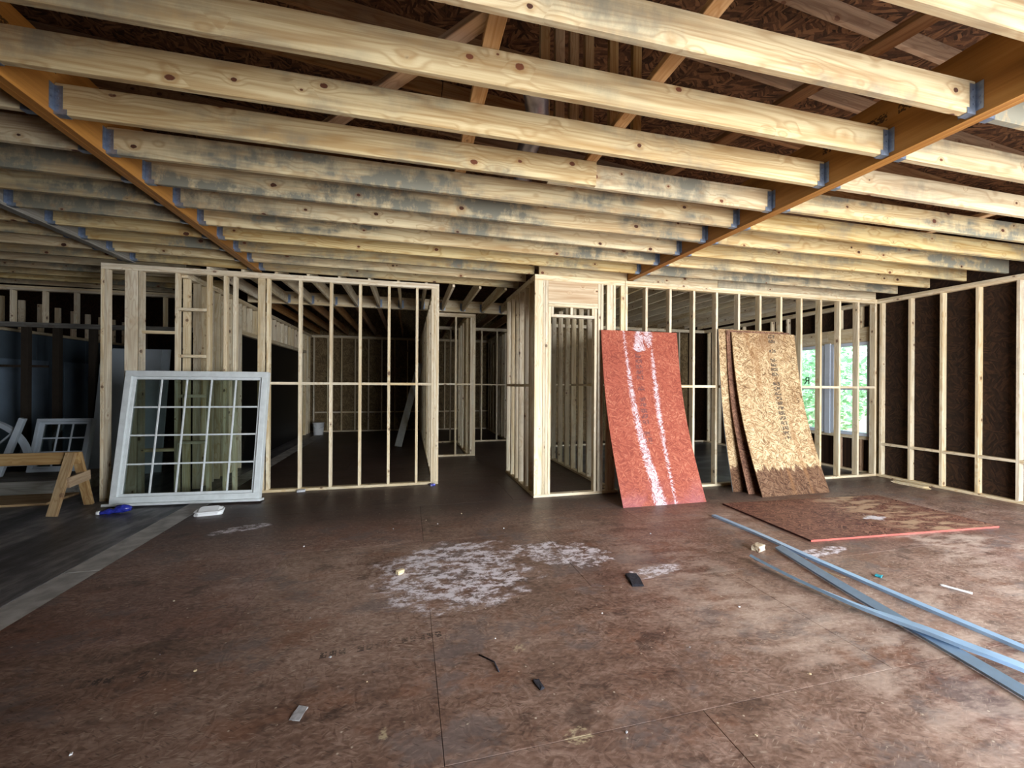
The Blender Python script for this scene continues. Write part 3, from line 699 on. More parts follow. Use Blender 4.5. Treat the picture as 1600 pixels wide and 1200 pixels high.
def joist(p0, p1, h0=True, h1=True):
    p0 = (p0[0], p0[1], p0[2] + dz(p0[0])); p1 = (p1[0], p1[1], p1[2] + dz(p1[0]))
    j = bar('joist', p0, p1, 0.038, ZJ1 - ZJ0, PINE, ceiling)
    a = math.atan2(p1[1] - p0[1], p1[0] - p0[0])
    if h0: hang(j, p0[0], p0[1], ZJ0 + dz(p0[0]), a)
    if h1: hang(j, p1[0], p1[1], ZJ0 + dz(p1[0]), a + math.pi)
    return j
zj = (ZJ0 + ZJ1) / 2
for k in range(-9, 9):
    ya = 3.02 + 0.43 * k; yb = ya - 0.11
    if ya > 5.45:     # over the hall mouth the joists stop on the closet wall
        joist((XB1, ya, zj), (1.70, ya - 0.075, zj), True, False)
    elif k == 0:      # lapped splice
        joist((XB1, ya, zj), (1.40, ya - 0.073, zj), True, False)
        joist((1.02, ya - 0.028, zj), (XB2, yb + 0.038, zj), False, True)
    else:
        joist((XB1, ya, zj), (XB2, yb, zj))
    # bay over the right side, ends resting on the outer wall plate
    if yb < YR - 0.1:
        joist((XB2 + 0.09, yb + 0.0, zj), (7.78, yb - 0.03, zj), True, False)
    # left bays
    joist((XB3, ya, zj), (XB1 - 0.09, ya, zj))
    joist((-9.5, ya + 0.03, zj), (XB3 - 0.09, ya, zj), False, True)
for k in range(9, 14):
    ya = 3.02 + 0.43 * k
    joist((-9.5, ya + 0.03, zj), (-3.12, ya, zj), False, False)
# deep room: joists run away from the viewer, hung on a cross beam
bx('beam', -2.94, 2.84, 8.70, 8.79, 3.065, 3.30, STUD, ceiling)
for i, xx in enumerate(rng(-2.7, 2.9, 0.42)):
    j = bx('joist', xx, xx + 0.038, YL + 0.06, 8.70, ZJ0, ZJ1, STUD, ceiling)
    hang(j, xx + 0.019, 8.70, ZJ0, -math.pi / 2)
    bx('joist', xx - 0.04, xx - 0.002, 8.79, 13.98, ZJ0, ZJ1, RAFT, ceiling)
for xx in rng(3.15, 7.7, 0.41):
    bx('joist', xx, xx + 0.038, YR + 0.03, 9.7, ZJ0, ZJ1, STUD, ceiling)
for a, b in ((1.60, 4.6), (4.605, 7.82)): bx('rim_joist', a, b, YR + 0.005, YR + 0.043, ZC + 0.001, ZC + 0.186, PINE, ceiling) if a > 3.2 else None
bx('rim_joist', 1.72, 3.055, YR + 0.005, YR + 0.043, ZC + 0.001, ZC + 0.186, PINE, ceiling)
bx('rim_joist', 3.155, 4.6, YR + 0.005, YR + 0.043, ZC + 0.001, ZC + 0.186, PINE, ceiling)
# strongbacks and braces lying on the joists
for xx, y0, y1 in ((0.40, -1.5, 5.6), (1.36, -1.5, 5.4), (5.60, 0.0, 5.4)):
    bx('strongback', xx - 0.045, xx + 0.045, y0, y1, ZJ1 + dz(xx) + 0.001, ZJ1 + dz(xx) + 0.039, BRACE, ceiling)
bar('diagonal_brace', (0.75, 1.50, 3.345), (-0.78, 3.40, 3.355), 0.089, 0.038, BRACE, ceiling)
bar('diagonal_brace', (2.72, 1.2, 3.50), (2.52, 4.2, 3.75), 0.12, 0.038, RAFT, ceiling)
# attic stub studs
pony = struct('wall_attic', 'short stud wall standing in the dark attic above the joists', 'wall')
bx('bottom_plate', 0.85, 1.75, 2.74, 2.83, ZJ1 + 0.04, ZJ1 + 0.078, RAFT, pony)
for xx in (0.88, 0.99, 1.10, 1.215, 1.41, 1.60): bx('stud', xx, xx + 0.07, 2.74, 2.78, ZJ1 + 0.079, 4.24, SAWH, pony)

# ------------------------------------------------------------------ roof
roof = struct('roof', 'low roof of dark strand board decking on rough rafters over the joists', 'roof')
PITCH = 0.085
zr = lambda X: 3.75 + PITCH * (7.95 - X)
up = Vector((PITCH, 0, 1)).normalized()
for i in range(-2, 13):
    yy = 1.70 + 0.61 * i
    for a, b in ((-9.6, -4.7), (-4.69, 0.3), (0.31, 8.0)):
        bar('rafter', (a, yy, zr(a) + 0.07), (b, yy, zr(b) + 0.07), 0.038, 0.14, RAFT, roof, up)
sx = 2.44 / math.sqrt(1 + PITCH ** 2)
yy = -3.4
r = 0
while yy < 14.4:
    x = -9.7 - (1.22 if r % 2 else 0)
    while x < 8.2:
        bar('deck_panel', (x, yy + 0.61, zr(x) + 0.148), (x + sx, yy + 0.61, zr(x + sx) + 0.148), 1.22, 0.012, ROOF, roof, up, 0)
        x += sx
    yy += 1.22; r += 1
bar('roof_light_seal', (-10.0, 5.4, zr(-10.0) + 0.16), (8.4, 5.4, zr(8.4) + 0.16), 18.2, 0.008, SEAL, roof, up, 0)  # unseen cover added so no sky light leaks between deck panels

# flexible duct lying in the attic
def tube_mesh(pts, rad, mat, n=12, corr=0.0):
    V, F = [], []
    for i, p in enumerate(pts):
        p = Vector(p); q = Vector(pts[min(i + 1, len(pts) - 1)]); o = Vector(pts[max(i - 1, 0)])
        d = (q - o).normalized(); s = d.cross(Vector((0, 0, 1))); s = s.normalized() if s.length > 1e-4 else Vector((1, 0, 0)); u = s.cross(d)
        r_ = (rad[i] if isinstance(rad, (list, tuple)) else rad) * (1 + corr * (i % 2))
        for k in range(n):
            a = 2 * math.pi * k / n; V.append(p + (s * math.cos(a) + u * math.sin(a)) * r_)
    for i in range(len(pts) - 1):
        for k in range(n):
            F.append((i * n + k, i * n + (k + 1) % n, (i + 1) * n + (k + 1) % n, (i + 1) * n + k))
    F.append(tuple(range(n))[::-1]); F.append(tuple(range((len(pts) - 1) * n, len(pts) * n)))
    return mesh_from('tube', V, F, mat, True)
pts = [(0.70 + 0.012 * i + 0.05 * math.sin(i * 0.2), 2.35 + 0.045 * i, ZJ1 + 0.13) for i in range(48)]
tag(link('attic_duct', tube_mesh(pts, 0.075, SILVER, 14, 0.06), SILVER), 'silver flexible duct lying on the joists in the attic', 'duct')

# ------------------------------------------------------------------ bedroom windows in the outer wall (with the yard outside)
def outer_window(idx, y0, y1, z0, z1, label, sticker=False):
    w = struct('window_%d' % idx, label, 'window')
    f = 0.06; X0, X1 = 7.84, 7.95
    bx('frame_rail', X0, X1, y0, y1, z0, z0 + f, VINYL, w); bx('frame_rail', X0, X1, y0, y1, z1 - f, z1, VINYL, w)
    bx('frame_jamb', X0, X1, y0, y0 + f, z0 + f, z1 - f, VINYL, w); bx('frame_jamb', X0, X1, y1 - f, y1, z0 + f, z1 - f, VINYL, w)
    zm = (z0 + z1) / 2
    bx('meeting_rail', X0 + 0.01, X1 - 0.01, y0 + f, y1 - f, zm - 0.022, zm + 0.022, VINYL, w)
    p1 = bx('pane', 7.905, 7.909, y0 + f, y1 - f, z0 + f, zm - 0.022, GLASS, w, 0)
    p2 = bx('pane', 7.905, 7.909, y0 + f, y1 - f, zm + 0.022, z1 - f, GLASS, w, 0)
    if sticker:
        yy = y1 - 0.35
        return w, yy, zm
    return w, None, None
tm = tag(bx('trim_2', 7.83, 7.95, 6.165, 6.275, 0.645, 2.36, VINYL), 'white mullion post between the two bedroom windows', 'mullion', kind='structure')
outer_window(1, 5.46, 6.16, 0.66, 2.34, 'white vinyl window nearest the room corner, bright foliage outside')
w2, yy, zm = outer_window(2, 6.28, 7.06, 0.66, 2.34, 'white vinyl window partly behind the tan leaning sheet', True)
cu = bpy.data.curves.new('letter', 'FONT'); cu.body = 'R'; cu.size = 0.22; cu.extrude = 0.001
to = bpy.data.objects.new('letter_tmp', cu); COL.objects.link(to)
dg = bpy.context.evaluated_depsgraph_get(); me = bpy.data.meshes.new_from_object(to.evaluated_get(dg)); bpy.data.objects.remove(to)
me.materials.clear(); me.materials.append(BLACK)
# printed to be read from the yard, so it shows reversed from indoors
link('sticker_letter', me, BLACK, [c for c in w2.children if c.name.startswith('pane')][1],
     Matrix.Translation((7.9005, yy - 0.085, zm + 0.08)) @ Matrix(((0, 0, 1, 0), (1, 0, 0, 0), (0, 1, 0, 0), (0, 0, 0, 1))))

ground = tag(bx('ground', 7.97, 60, -20, 40, -0.5, -0.15, GROUND, None, 0), 'pale bare yard ground outside the bedroom windows', 'ground', kind='structure')
ground2 = tag(bx('ground_rear', -30, 30, -40, -3.22, -0.5, -0.15, GROUND, None, 0), 'pale yard ground behind the viewer', 'ground', kind='structure')
def shrub(x, y, r, h, label, n=2600):
    root = tag(empty('shrub', (x, y, -0.15)), label, 'shrub', 'shrubs outside the bedroom windows')
    link('trunk', tube_mesh([(x, y, -0.15), (x + 0.05, y, h * 0.35), (x, y + 0.08, h * 0.7)], [0.07, 0.05, 0.02], BARK, 8), BARK, root)
    V, F = [], []
    for _ in range(n):
        while True:
            p = Vector((random.uniform(-1, 1), random.uniform(-1, 1), random.uniform(-1, 1)))
            if 0.25 < p.length < 1: break
        c = Vector((x + p.x * r, y + p.y * r, h * 0.52 + p.z * h * 0.5))
        a = Vector((random.gauss(0, 1), random.gauss(0, 1), random.gauss(0, 0.6))).normalized(); b = a.orthogonal().normalized()
        b = (Matrix.Rotation(random.uniform(0, 6.28), 3, a) @ b)
        L = random.uniform(0.07, 0.13); W = L * 0.42; i = len(V)
        V += [c - a * L, c + b * W, c + a * L, c - b * W]; F.append((i, i + 1, i + 2, i + 3))
    me = bpy.data.meshes.new('foliage'); me.from_pydata([tuple(v) for v in V], [], F); me.materials.append(LEAF)
    link('foliage', me, LEAF, root)['kind'] = 'stuff'
shrub(11.9, 7.1, 1.25, 3.2, 'tall pale green shrub outside the window nearest the room corner')
shrub(12.6, 10.1, 1.35, 3.4, 'wide green shrub outside the window behind the tan sheet')
shrub(14.8, 13.4, 1.5, 3.8, 'distant green shrub at the far end of the yard')

# ------------------------------------------------------------------ leaning and lying sheets
def sheet_mesh(W, L, th, prof, mat, edge=None, nv=24, side=None):
    """bent sheet: local x across, profile(s)->(y,z) along its length, thickness th; UV in metres"""
    bm = bmesh.new(); uvl = bm.loops.layers.uv.new('UVMap')
    P = [Vector((0, *prof(i / nv))) for i in range(nv + 1)]
    N = []
    for i in range(nv + 1):
        d = (P[min(i + 1, nv)] - P[max(i - 1, 0)]).normalized(); N.append(Vector((0, d.z, -d.y)))
    rows = []
    for i in range(nv + 1):
        a = P[i]; b = P[i] + N[i] * th
        rows.append([bm.verts.new((-W / 2, a.y, a.z)), bm.verts.new((W / 2, a.y, a.z)), bm.verts.new((W / 2, b.y, b.z)), bm.verts.new((-W / 2, b.y, b.z))])
    for i in range(nv):
        q, s = rows[i], rows[i + 1]
        for j in range(4):
            k = (j + 1) % 4
            f = bm.faces.new((q[j], q[k], s[k], s[j])); f.material_index = 0 if j in (0, 2) else 2
            for lp, (uu, vv) in zip(f.loops, (((j in (1, 2)), i), ((k in (1, 2)), i), ((k in (1, 2)), i + 1), ((j in (1, 2)), i + 1))):
                lp[uvl].uv = (uu * W, vv * L / nv)
    for rr in (rows[0], rows[-1]):
        f = bm.faces.new(rr); f.material_index = 1
        for lp in f.loops: lp[uvl].uv = (lp.vert.co.x + W / 2, lp.vert.co.z)
    bmesh.ops.recalc_face_normals(bm, faces=bm.faces[:])
    me = bpy.data.meshes.new('sheet'); bm.to_mesh(me); bm.free()
    me.materials.append(mat); me.materials.append(edge or mat); me.materials.append(side or edge or mat)
    return me
def lean(dy, H_, sag):
    def prof(s): return (dy * s + sag * math.sin(math.pi * s), H_ * s)
    return prof
def sheet(name, label, cat, x, y, rz, W, L, th, prof, mat, edge=None, group=None):
    me = sheet_mesh(W, L, th, prof, mat, edge)
    o = link(name, me, None, None, Matrix.Translation((x, y, 0.001)) @ Matrix.Rotation(rz, 4, 'Z'))
    return tag(o, label, cat, group)
sheet('red_strand_board', 'red strand board sheet with white paint streaks leaning on the stud wall', 'board', 3.235, 4.67, R(0), 1.22, 2.44, 0.012, lean(0.645, 2.32, 0.12), REDOSB, None, 'leaning board sheets')
sheet('strand_board', 'tan strand board sheet with dark printed line and damp brown foot', 'board', 5.36, 4.68, R(0), 1.19, 2.44, 0.012, lean(0.585, 2.36, 0.10), TANOSB, None, 'leaning board sheets')
sheet('strand_board', 'dark brown warped sheet leaning between the two tan boards', 'board', 5.30, 4.86, R(0), 1.19, 2.44, 0.012, lean(0.44, 2.39, 0.10), OLDOSB, None, 'leaning board sheets')
sheet('strand_board', 'rearmost tan board sheet leaning against the studs behind the others', 'board', 5.19, 5.01, R(0), 1.22, 2.44, 0.014, lean(0.315, 2.41, 0.06), TANOSB, FOAM, 'leaning board sheets')
# sheet lying on the floor
bm = bmesh.new()
def flat_sheet(x, y, rz, W, L, th, mat, edge):
    me = sheet_mesh(W, L, th, lambda s: (L * (s - 0.5), 0), mat, edge, 2, DARKE)
    return link('floor_sheet', me, None, None, Matrix.Translation((x, y, th + 0.001)) @ Matrix.Rotation(rz, 4, 'Z'))
tag(flat_sheet(5.14, 3.80, R(-3.5), 2.44, 1.28, 0.018, FLATOSB, REDEDGE), 'damp brown strand board sheet with red edge lying flat on the floor', 'board')

# ------------------------------------------------------------------ galvanised strips on the floor
def strip(label, pts, w1=0.055, w2=0.022, roll=None):
    V, F = [], []
    prof = [(-w1 / 2, 0.0), (w1 / 2, 0.0), (w1 / 2, -w2), (w1 / 2 - 0.0015, -w2), (w1 / 2 - 0.0015, -0.0015), (-w1 / 2, -0.0015)]
    # smooth the polyline
    P = []
    for i in range(len(pts) - 1):
        p0, p1, p2, p3 = [Vector(pts[max(0, min(len(pts) - 1, j))]) for j in (i - 1, i, i + 1, i + 2)]
        for s in range(6):
            t = s / 6
            P.append(0.5 * ((2 * p1) + (p2 - p0) * t + (2 * p0 - 5 * p1 + 4 * p2 - p3) * t * t + (3 * p1 - p0 - 3 * p2 + p3) * t ** 3))
    P.append(Vector(pts[-1]))
    n = len(prof)
    for i, p in enumerate(P):
        d = (P[min(i + 1, len(P) - 1)] - P[max(i - 1, 0)]).normalized()
        s = d.cross(Vector((0, 0, 1))).normalized(); u = s.cross(d)
        a = roll(i / (len(P) - 1)) if roll else 0.0
        s2 = s * math.cos(a) + u * math.sin(a); u2 = u * math.cos(a) - s * math.sin(a)
        lift = w2 * abs(math.cos(a)) + (w1 / 2) * abs(math.sin(a)) + 0.002
        for (q, z) in prof: V.append(p + s2 * q + u2 * z + Vector((0, 0, lift)))
    for i in range(len(P) - 1):
        for k in range(n): F.append((i * n + k, i * n + (k + 1) % n, (i + 1) * n + (k + 1) % n, (i + 1) * n + k))
    F.append(tuple(range(n))); F.append(tuple(range((len(P) - 1) * n, len(P) * n)))
    return tag(link('metal_strip', mesh_from('strip', V, F, STRIP), STRIP), label, 'metal strip', 'galvanised strips on the floor')
strip('long pale galvanised strip nearest the flat sheet', [(3.50, 4.13, 0), (3.52, 3.5, 0), (3.50, 2.9, 0.0), (3.50, 2.2, 0), (3.52, 1.6, 0), (3.53, 1.08, 0)])
strip('dark galvanised strip in the middle crossing under the other strip', [(3.40, 3.16, 0), (3.24, 2.53, 0), (3.13, 2.03, 0), (3.06, 1.67, 0), (3.0, 1.40, 0), (2.9, 1.0, 0)], 0.065, 0.02, lambda s: -0.35)
strip('curved galvanised strip lying nearest the viewer, over the dark one', [(2.94, 2.99, 0), (2.96, 2.62, 0), (3.01, 2.18, 0.015), (3.08, 1.85, 0.042), (3.12, 1.66, 0.046), (3.18, 1.46, 0.044), (3.3, 1.1, 0.02)], 0.07, 0.022, lambda s: 0.9 * (1 - min(1, s * 2.2)))

# ------------------------------------------------------------------ loose white multi-pane window leaning on the left wall
def grid_window(name, label, bl, br, top_y, H_, nx, nz, fw, mat, gm, group=None, sill=True, bars=0.022):
    bl, br = Vector(bl), Vector(br)
    xd = (br - bl); W = xd.length; xd.normalize()
    back = Vector((-xd.y, xd.x, 0)); 
    run = top_y; rise = math.sqrt(H_ ** 2 - run ** 2)
    zd = (back * run + Vector((0, 0, rise))).normalized(); yd = zd.cross(xd)
    M = Matrix((xd, yd, zd)).transposed().to_4x4(); M.translation = bl
    root = tag(empty(name, bl), label, 'window', group)
    def part(nm, x0, x1, y0, y1, z0, z1, m, par=None, bev=0.003):
        dx, dy, dz = x1 - x0, y1 - y0, z1 - z0
        c = Vector(((x0 + x1) / 2, (y0 + y1) / 2, (z0 + z1) / 2))
        if dx >= dz: loc = Matrix.Translation(c); me = box_mesh(dx, dy, dz, m, bev)
        else: loc = Matrix.Translation(c) @ Matrix.Rotation(R(-90), 4, 'Y'); me = box_mesh(dz, dy, dx, m, bev)
        return link(nm, me, m, par or root, M @ loc)
    d = 0.09
    part('bottom_rail', 0, W, -d, 0, 0.03, 0.03 + fw, mat); part('top_rail', 0, W, -d, 0, H_ - fw, H_, mat)
    part('side_stile', 0, fw, -d, 0, 0.03 + fw, H_ - fw, mat); part('side_stile', W - fw, W, -d, 0, 0.03 + fw, H_ - fw, mat)
    if sill: part('sill', -0.05, W + 0.03, -d - 0.045, 0, 0.0, 0.03, mat)
    # stepped inner sash
    s = fw + 0.035; dd = d - 0.03
    part('sash_rail', fw, W - fw, -dd, -0.015, 0.03 + fw, 0.03 + s, mat); part('sash_rail', fw, W - fw, -dd, -0.015, H_ - s, H_ - fw, mat)
    part('sash_stile', fw, s, -dd, -0.015, 0.03 + s, H_ - s, mat); part('sash_stile', W - s, W - fw, -dd, -0.015, 0.03 + s, H_ - s, mat)
    part('pane', s, W - s, -0.040, -0.036, 0.03 + s, H_ - s, gm, None, 0)
    x0, x1, z0, z1 = s, W - s, 0.03 + s, H_ - s
    for i in range(1, nx): xx = x0 + (x1 - x0) * i / nx; part('muntin', xx - bars / 2, xx + bars / 2, -0.052, -0.041, z0, z1, mat)
    for i in range(1, nz): zz = z0 + (z1 - z0) * i / nz; part('muntin', x0, x1, -0.050, -0.0412, zz - bars / 2, zz + bars / 2, mat)
    return root
grid_window('loose_window', 'large white twenty-pane window leaning against the left stud wall', (-3.56, 6.19, 0.002), (-1.87, 6.06, 0.002), 0.27, 1.70, 5, 4, 0.075, WHITE, GLASS)
grid_window('small_loose_window', 'small white divided window leaning in the dim far left behind the sawhorse', (-5.26, 7.42, 0.202), (-4.58, 7.40, 0.202), 0.18, 0.80, 3, 3, 0.045, FOAM, GLASS, None, False)
# arched window left of it
root = tag(empty('arched_window', (-5.9, 7.3, 0.2)), 'grey arched window with a leaning jamb at the far left edge', 'window')
ap = [(-5.78 + 0.62 * math.cos(a), 7.32, 0.42 + 0.62 * math.sin(a)) for a in [math.pi * i / 24 for i in range(25)]]
def ribbon(path, w, d, mat, name, parent):
    V, F = [], []
    c = Vector((-5.78, 7.32, 0.42))
    for p in path:
        p = Vector(p); r_ = (p - c).normalized() if (p - c).length > 0 else Vector((0, 0, 1))
        V += [p + Vector((0, -d, 0)), p - r_ * w + Vector((0, -d, 0)), p - r_ * w, p]
    for i in range(len(path) - 1):
        for k in range(4): F.append((i * 4 + k, i * 4 + (k + 1) % 4, (i + 1) * 4 + (k + 1) % 4, (i + 1) * 4 + k))
    F += [(0, 1, 2, 3), tuple((len(path) - 1) * 4 + k for k in range(4))]
    return link(name, mesh_from(name, V, F, mat), mat, parent)
ribbon(ap, 0.06, 0.06, FOAM, 'arched_frame', root)
bar('bottom_rail', (-6.4, 7.29, 0.39), (-5.16, 7.29, 0.39), 0.06, 0.06, FOAM, root)
for a in (45, 90, 135): bar('spoke', (-5.78, 7.29, 0.42), (-5.78 + 0.57 * math.cos(R(a)), 7.29, 0.42 + 0.57 * math.sin(R(a))), 0.02, 0.02, FOAM, root)
gp = [Vector((-5.78, 7.30, 0.43))] + [Vector((-5.78 + 0.57 * math.cos(a), 7.30, 0.42 + 0.57 * math.sin(a))) for a in [math.pi * i / 24 for i in range(25)]]
link('pane', mesh_from('pane', gp + [v + Vector((0, 0.003, 0)) for v in gp], [(0, i, i + 1) for i in range(1, 25)] + [(26, 26 + i + 1, 26 + i) for i in range(1, 25)], GLASS), GLASS, root)
bar('jamb', (-5.46, 7.20, 0.235), (-5.22, 7.24, 1.03), 0.07, 0.06, FOAM, root)
# stack they stand on, and pale sheets behind
tag(bx('lumber_platform', -6.9, -4.45, 6.95, 7.75, 0.0, 0.20, GREYW), 'low grey board stack under the loose windows at far left', 'board stack')
tag(bx('floor_plywood', -6.6, -4.38, 6.40, 6.93, 0.001, 0.03, SAWH), 'thin brown board lying on the slab behind the sawhorse', 'board')
def leaning_panel(label, x0, x1, y0, y1, h, th, mat):
    o = bar('pale_panel', ((x0 + x1) / 2, y0, 0.003), ((x0 + x1) / 2, y1, h), x1 - x0, th, mat, None, (0, -1, 0.1), 0.002)
    return tag(o, label, 'panel', 'pale panels behind the left wall')
leaning_panel('pale grey panel leaning behind the end post of the left wall', -5.08, -4.20, 8.22, 8.52, 2.10, 0.03, FOAM)
leaning_panel('second pale grey panel just behind the first, edge showing', -4.95, -4.10, 8.29, 8.565, 2.12, 0.03, FOAM)

# ------------------------------------------------------------------ sawhorse
sw = tag(empty('sawhorse', (-4.5, 6.02, 0)), 'rough wooden sawhorse with splayed legs at the far left', 'sawhorse')
bar('top_beam', (-5.35, 6.02, 0.64), (-3.80, 6.02, 0.64), 0.038, 0.14, SAWH, sw)
for xx in (-3.86, -5.25):
    bar('leg', (xx, 5.98, 0.705), (xx - 0.06, 5.80, 0.012), 0.095, 0.038, SAWH, sw, (0, -1, 0.2))
    bar('leg', (xx, 6.06, 0.70), (xx - 0.02, 6.30, 0.012), 0.095, 0.038, SAWH, sw, (0, 1, 0.2))
    bar('cross_brace', (xx + 0.03, 5.89, 0.37), (xx + 0.03, 6.22, 0.40), 0.03, 0.12, SAWH, sw)

# ------------------------------------------------------------------ things on the floor
# crushed blue bottle
bp = [(-3.46, 5.79, 0.025), (-3.44, 5.79, 0.027), (-3.42, 5.795, 0.03), (-3.38, 5.80, 0.035), (-3.34, 5.815, 0.03), (-3.30, 5.82, 0.05), (-3.26, 5.83, 0.055), (-3.22, 5.835, 0.05), (-3.19, 5.84, 0.048)]
rb = tag(empty('plastic_bottle', (-3.33, 5.81, 0)), 'crumpled blue plastic bottle lying below the leaning window', 'bottle')
me = tube_mesh(bp, [0.02, 0.022, 0.026, 0.034, 0.028, 0.045, 0.05, 0.046, 0.03], BLUEP, 14)
for v in me.vertices:
    v.co += Vector((random.uniform(-1, 1), random.uniform(-1, 1), random.uniform(-1, 1))) * 0.007
link('bottle_body', me, BLUEP, rb)
link('cap', tube_mesh([(-3.495, 5.785, 0.025), (-3.462, 5.79, 0.025)], 0.022, CARD, 14), CARD, rb)
# white foam tray
def tray_mesh(L, W, H_, mat):
    bm = bmesh.new(); rings = []
    for (sx_, sy_, z) in ((0.72, 0.68, 0), (1, 1, H_), (1.06, 1.08, H_), (1.06, 1.08, H_ * 0.9), (0.96, 0.94, H_ * 0.9), (0.70, 0.64, 0.008)):
        pts_ = []
        for (a, b) in ((-.5, -.3), (-.4, -.5), (.4, -.5), (.5, -.3), (.5, .3), (.4, .5), (-.4, .5), (-.5, .3)):
            pts_.append(bm.verts.new((a * L * sx_, b * W * sy_, z)))
        rings.append(pts_)
    for q, s in zip(rings[:-1], rings[1:]):
        for k in range(8): bm.faces.new((q[k], q[(k + 1) % 8], s[(k + 1) % 8], s[k]))
    bm.faces.new(rings[0]); bm.faces.new(rings[-1])
    bmesh.ops.recalc_face_normals(bm, faces=bm.faces[:])
    me = bpy.data.meshes.new('tray'); bm.to_mesh(me); bm.free(); me.materials.append(mat); return me
tr = tag(empty('foam_container', (-2.26, 5.58, 0)), 'open white foam food container by the end of the edge strip', 'container')
link('tray', tray_mesh(0.27, 0.16, 0.05, CARD), CARD, tr, Matrix.Translation((-2.26, 5.55, 0.002)) @ Matrix.Rotation(R(8), 4, 'Z'))
link('lid', tray_mesh(0.27, 0.16, 0.045, CARD), CARD, tr, Matrix.Translation((-2.26, 5.55, 0.056)) @ Matrix.Rotation(R(8), 4, 'Z') @ Matrix.Translation((0, 0.085, 0)) @ Matrix.Rotation(R(22), 4, 'X') @ Matrix.Translation((0, -0.085, 0.045)) @ Matrix.Rotation(R(180), 4, 'X'))

def chunk(name, label, cat, x, y, dims, rz, mat, tilt=0.0, seed=1, group=None, z=0.001):
    """small irregular offcut"""
    rr = random.Random(seed); bm = bmesh.new(); bmesh.ops.create_cube(bm, size=1.0)
    bmesh.ops.subdivide_edges(bm, edges=bm.edges[:], cuts=1, use_grid_fill=True)
    for v in bm.verts:
        j = 0.10
        v.co = Vector(((v.co.x + rr.uniform(-j, j)) * dims[0], (v.co.y + rr.uniform(-j, j)) * dims[1], max(0, (v.co.z + 0.5 + (rr.uniform(-j, j) if v.co.z > 0 else 0))) * dims[2]))
    me = bpy.data.meshes.new(name); bm.to_mesh(me); bm.free(); me.materials.append(mat)
    o = link(name, me, mat, None, Matrix.Translation((x, y, z)) @ Matrix.Rotation(rz, 4, 'Z'))
    return tag(o, label, cat, group)
chunk('wood_block', 'pale wood offcut block between the metal strips and the red sheet', 'wood block', 3.20, 3.19, (0.10, 0.07, 0.05), 0.3, STUD, seed=3)
chunk('shingle_scrap', 'dark grey shingle scrap on the floor right of the white spill', 'scrap', 1.74, 2.92, (0.09, 0.17, 0.014), -0.2, TAR, seed=4)
chunk('paper_scrap', 'small grey paper scrap on the floor near the front', 'scrap', -0.49, 2.11, (0.05, 0.075, 0.003), -0.3, PAPER, seed=5)
chunk('wood_offcut', 'short round pale offcut on the edge of the white spill', 'wood offcut', -0.06, 3.47, (0.06, 0.035, 0.03), 0.6, STUD, seed=6)
chunk('short_board', 'short pale board lying loose at the foot of the right outer wall', 'board', 7.62, 4.72, (0.09, 0.42, 0.038), 0.05, STUD, seed=31)
chunk('shim', 'thin reddish wood shim lying between two metal strips', 'wood shim', 3.38, 2.66, (0.02, 0.20, 0.008), 0.35, SAWH, seed=8)
chunk('wood_splinter', 'flat pale splinter on the bright floor right of the strips', 'splinter', 4.07, 2.22, (0.03, 0.16, 0.006), 0.4, CARD, seed=9)
chunk('bottle_cap', 'small teal plastic cap beyond the long pale strip', 'cap', 3.72, 2.52, (0.04, 0.04, 0.012), 0.4, TEAL, seed=10)
chunk('bark_chip', 'small dark pointed bark chip on the floor in front', 'chip', 0.66, 2.02, (0.03, 0.07, 0.008), 0.2, TAR, seed=12)
chunk('blue_scrap', 'small blue plastic scrap at the foot of the hall end post', 'scrap', 0.36, 6.36, (0.07, 0.06, 0.03), 0.2, BLUEP, seed=13)
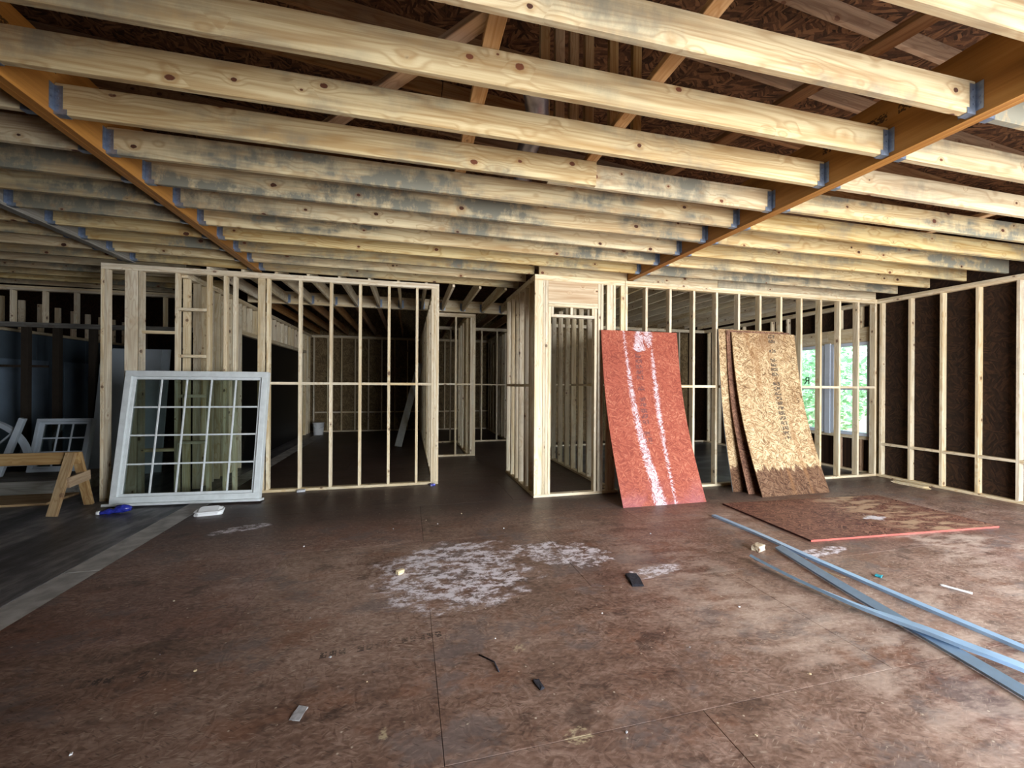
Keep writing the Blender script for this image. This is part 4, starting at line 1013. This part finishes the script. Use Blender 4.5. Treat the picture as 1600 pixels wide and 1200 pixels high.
chunk('plate_scrap', 'pale scrap lying on the bottom plate of the left wall', 'scrap', -1.47, 6.40, (0.10, 0.05, 0.03), 0.2, PAPER, seed=14)
tag(link('bent_nail', tube_mesh([(0.40, 2.32, 0.004), (0.47, 2.24, 0.006), (0.48, 2.16, 0.004)], 0.004, TAR, 6), TAR), 'bent dark nail lying on the floor in front of the spill', 'nail')
chips = [(-0.95, 4.25), (-0.62, 2.95), (-1.1, 2.55), (-1.35, 2.1), (-1.36, 2.75), (0.2, 4.75), (0.32, 4.6), (-0.15, 4.55), (0.62, 4.9), (1.0, 4.3), (-0.42, 2.5), (-0.2, 2.25), (1.28, 2.55), (1.62, 2.1), (2.1, 1.75), (2.25, 2.4), (0.95, 1.65), (1.5, 1.5), (0.25, 1.62), (-0.8, 1.75), (-1.6, 3.4), (0.52, 2.45), (2.45, 3.8), (1.9, 4.3)]
for i, (x, y) in enumerate(chips):
    s = random.uniform(0.006, 0.013)
    chunk('plaster_crumb', 'tiny pale plaster crumb scattered on the brown floor', 'crumb', x, y, (s, s * random.uniform(0.5, 1), s * 0.5), random.uniform(0, 3), (CARD, PAPER, STUD)[i % 3], seed=20 + i, group='pale crumbs scattered on the floor')

# ------------------------------------------------------------------ things in the back room
lb = bar('white_trim_board', (-0.24, 10.35, 0.02), (0.31, 12.0, 2.12), 0.17, 0.025, WHITE, None, (-0.1, -1, 0.8))
tag(lb, 'long white trim board leaning in the dark back room', 'board')
V, F = [], []
bk = tag(empty('bucket', (-2.6, 13.3, 0)), 'pale plastic bucket in the far corner of the dark back room', 'bucket')
link('bucket_body', tube_mesh([(-2.6, 13.3, 0.002), (-2.6, 13.3, 0.10), (-2.6, 13.3, 0.34), (-2.6, 13.3, 0.345), (-2.6, 13.3, 0.37)], [0.135, 0.14, 0.155, 0.168, 0.168], CARD, 20), CARD, bk)
hp = [(-2.6 + 0.17 * math.cos(a), 13.3 - 0.02 - 0.12 * math.sin(a), 0.30 - 0.10 * math.sin(a)) for a in [math.pi * i / 10 for i in range(11)]]
link('handle', tube_mesh(hp, 0.004, GALV, 6), GALV, bk)
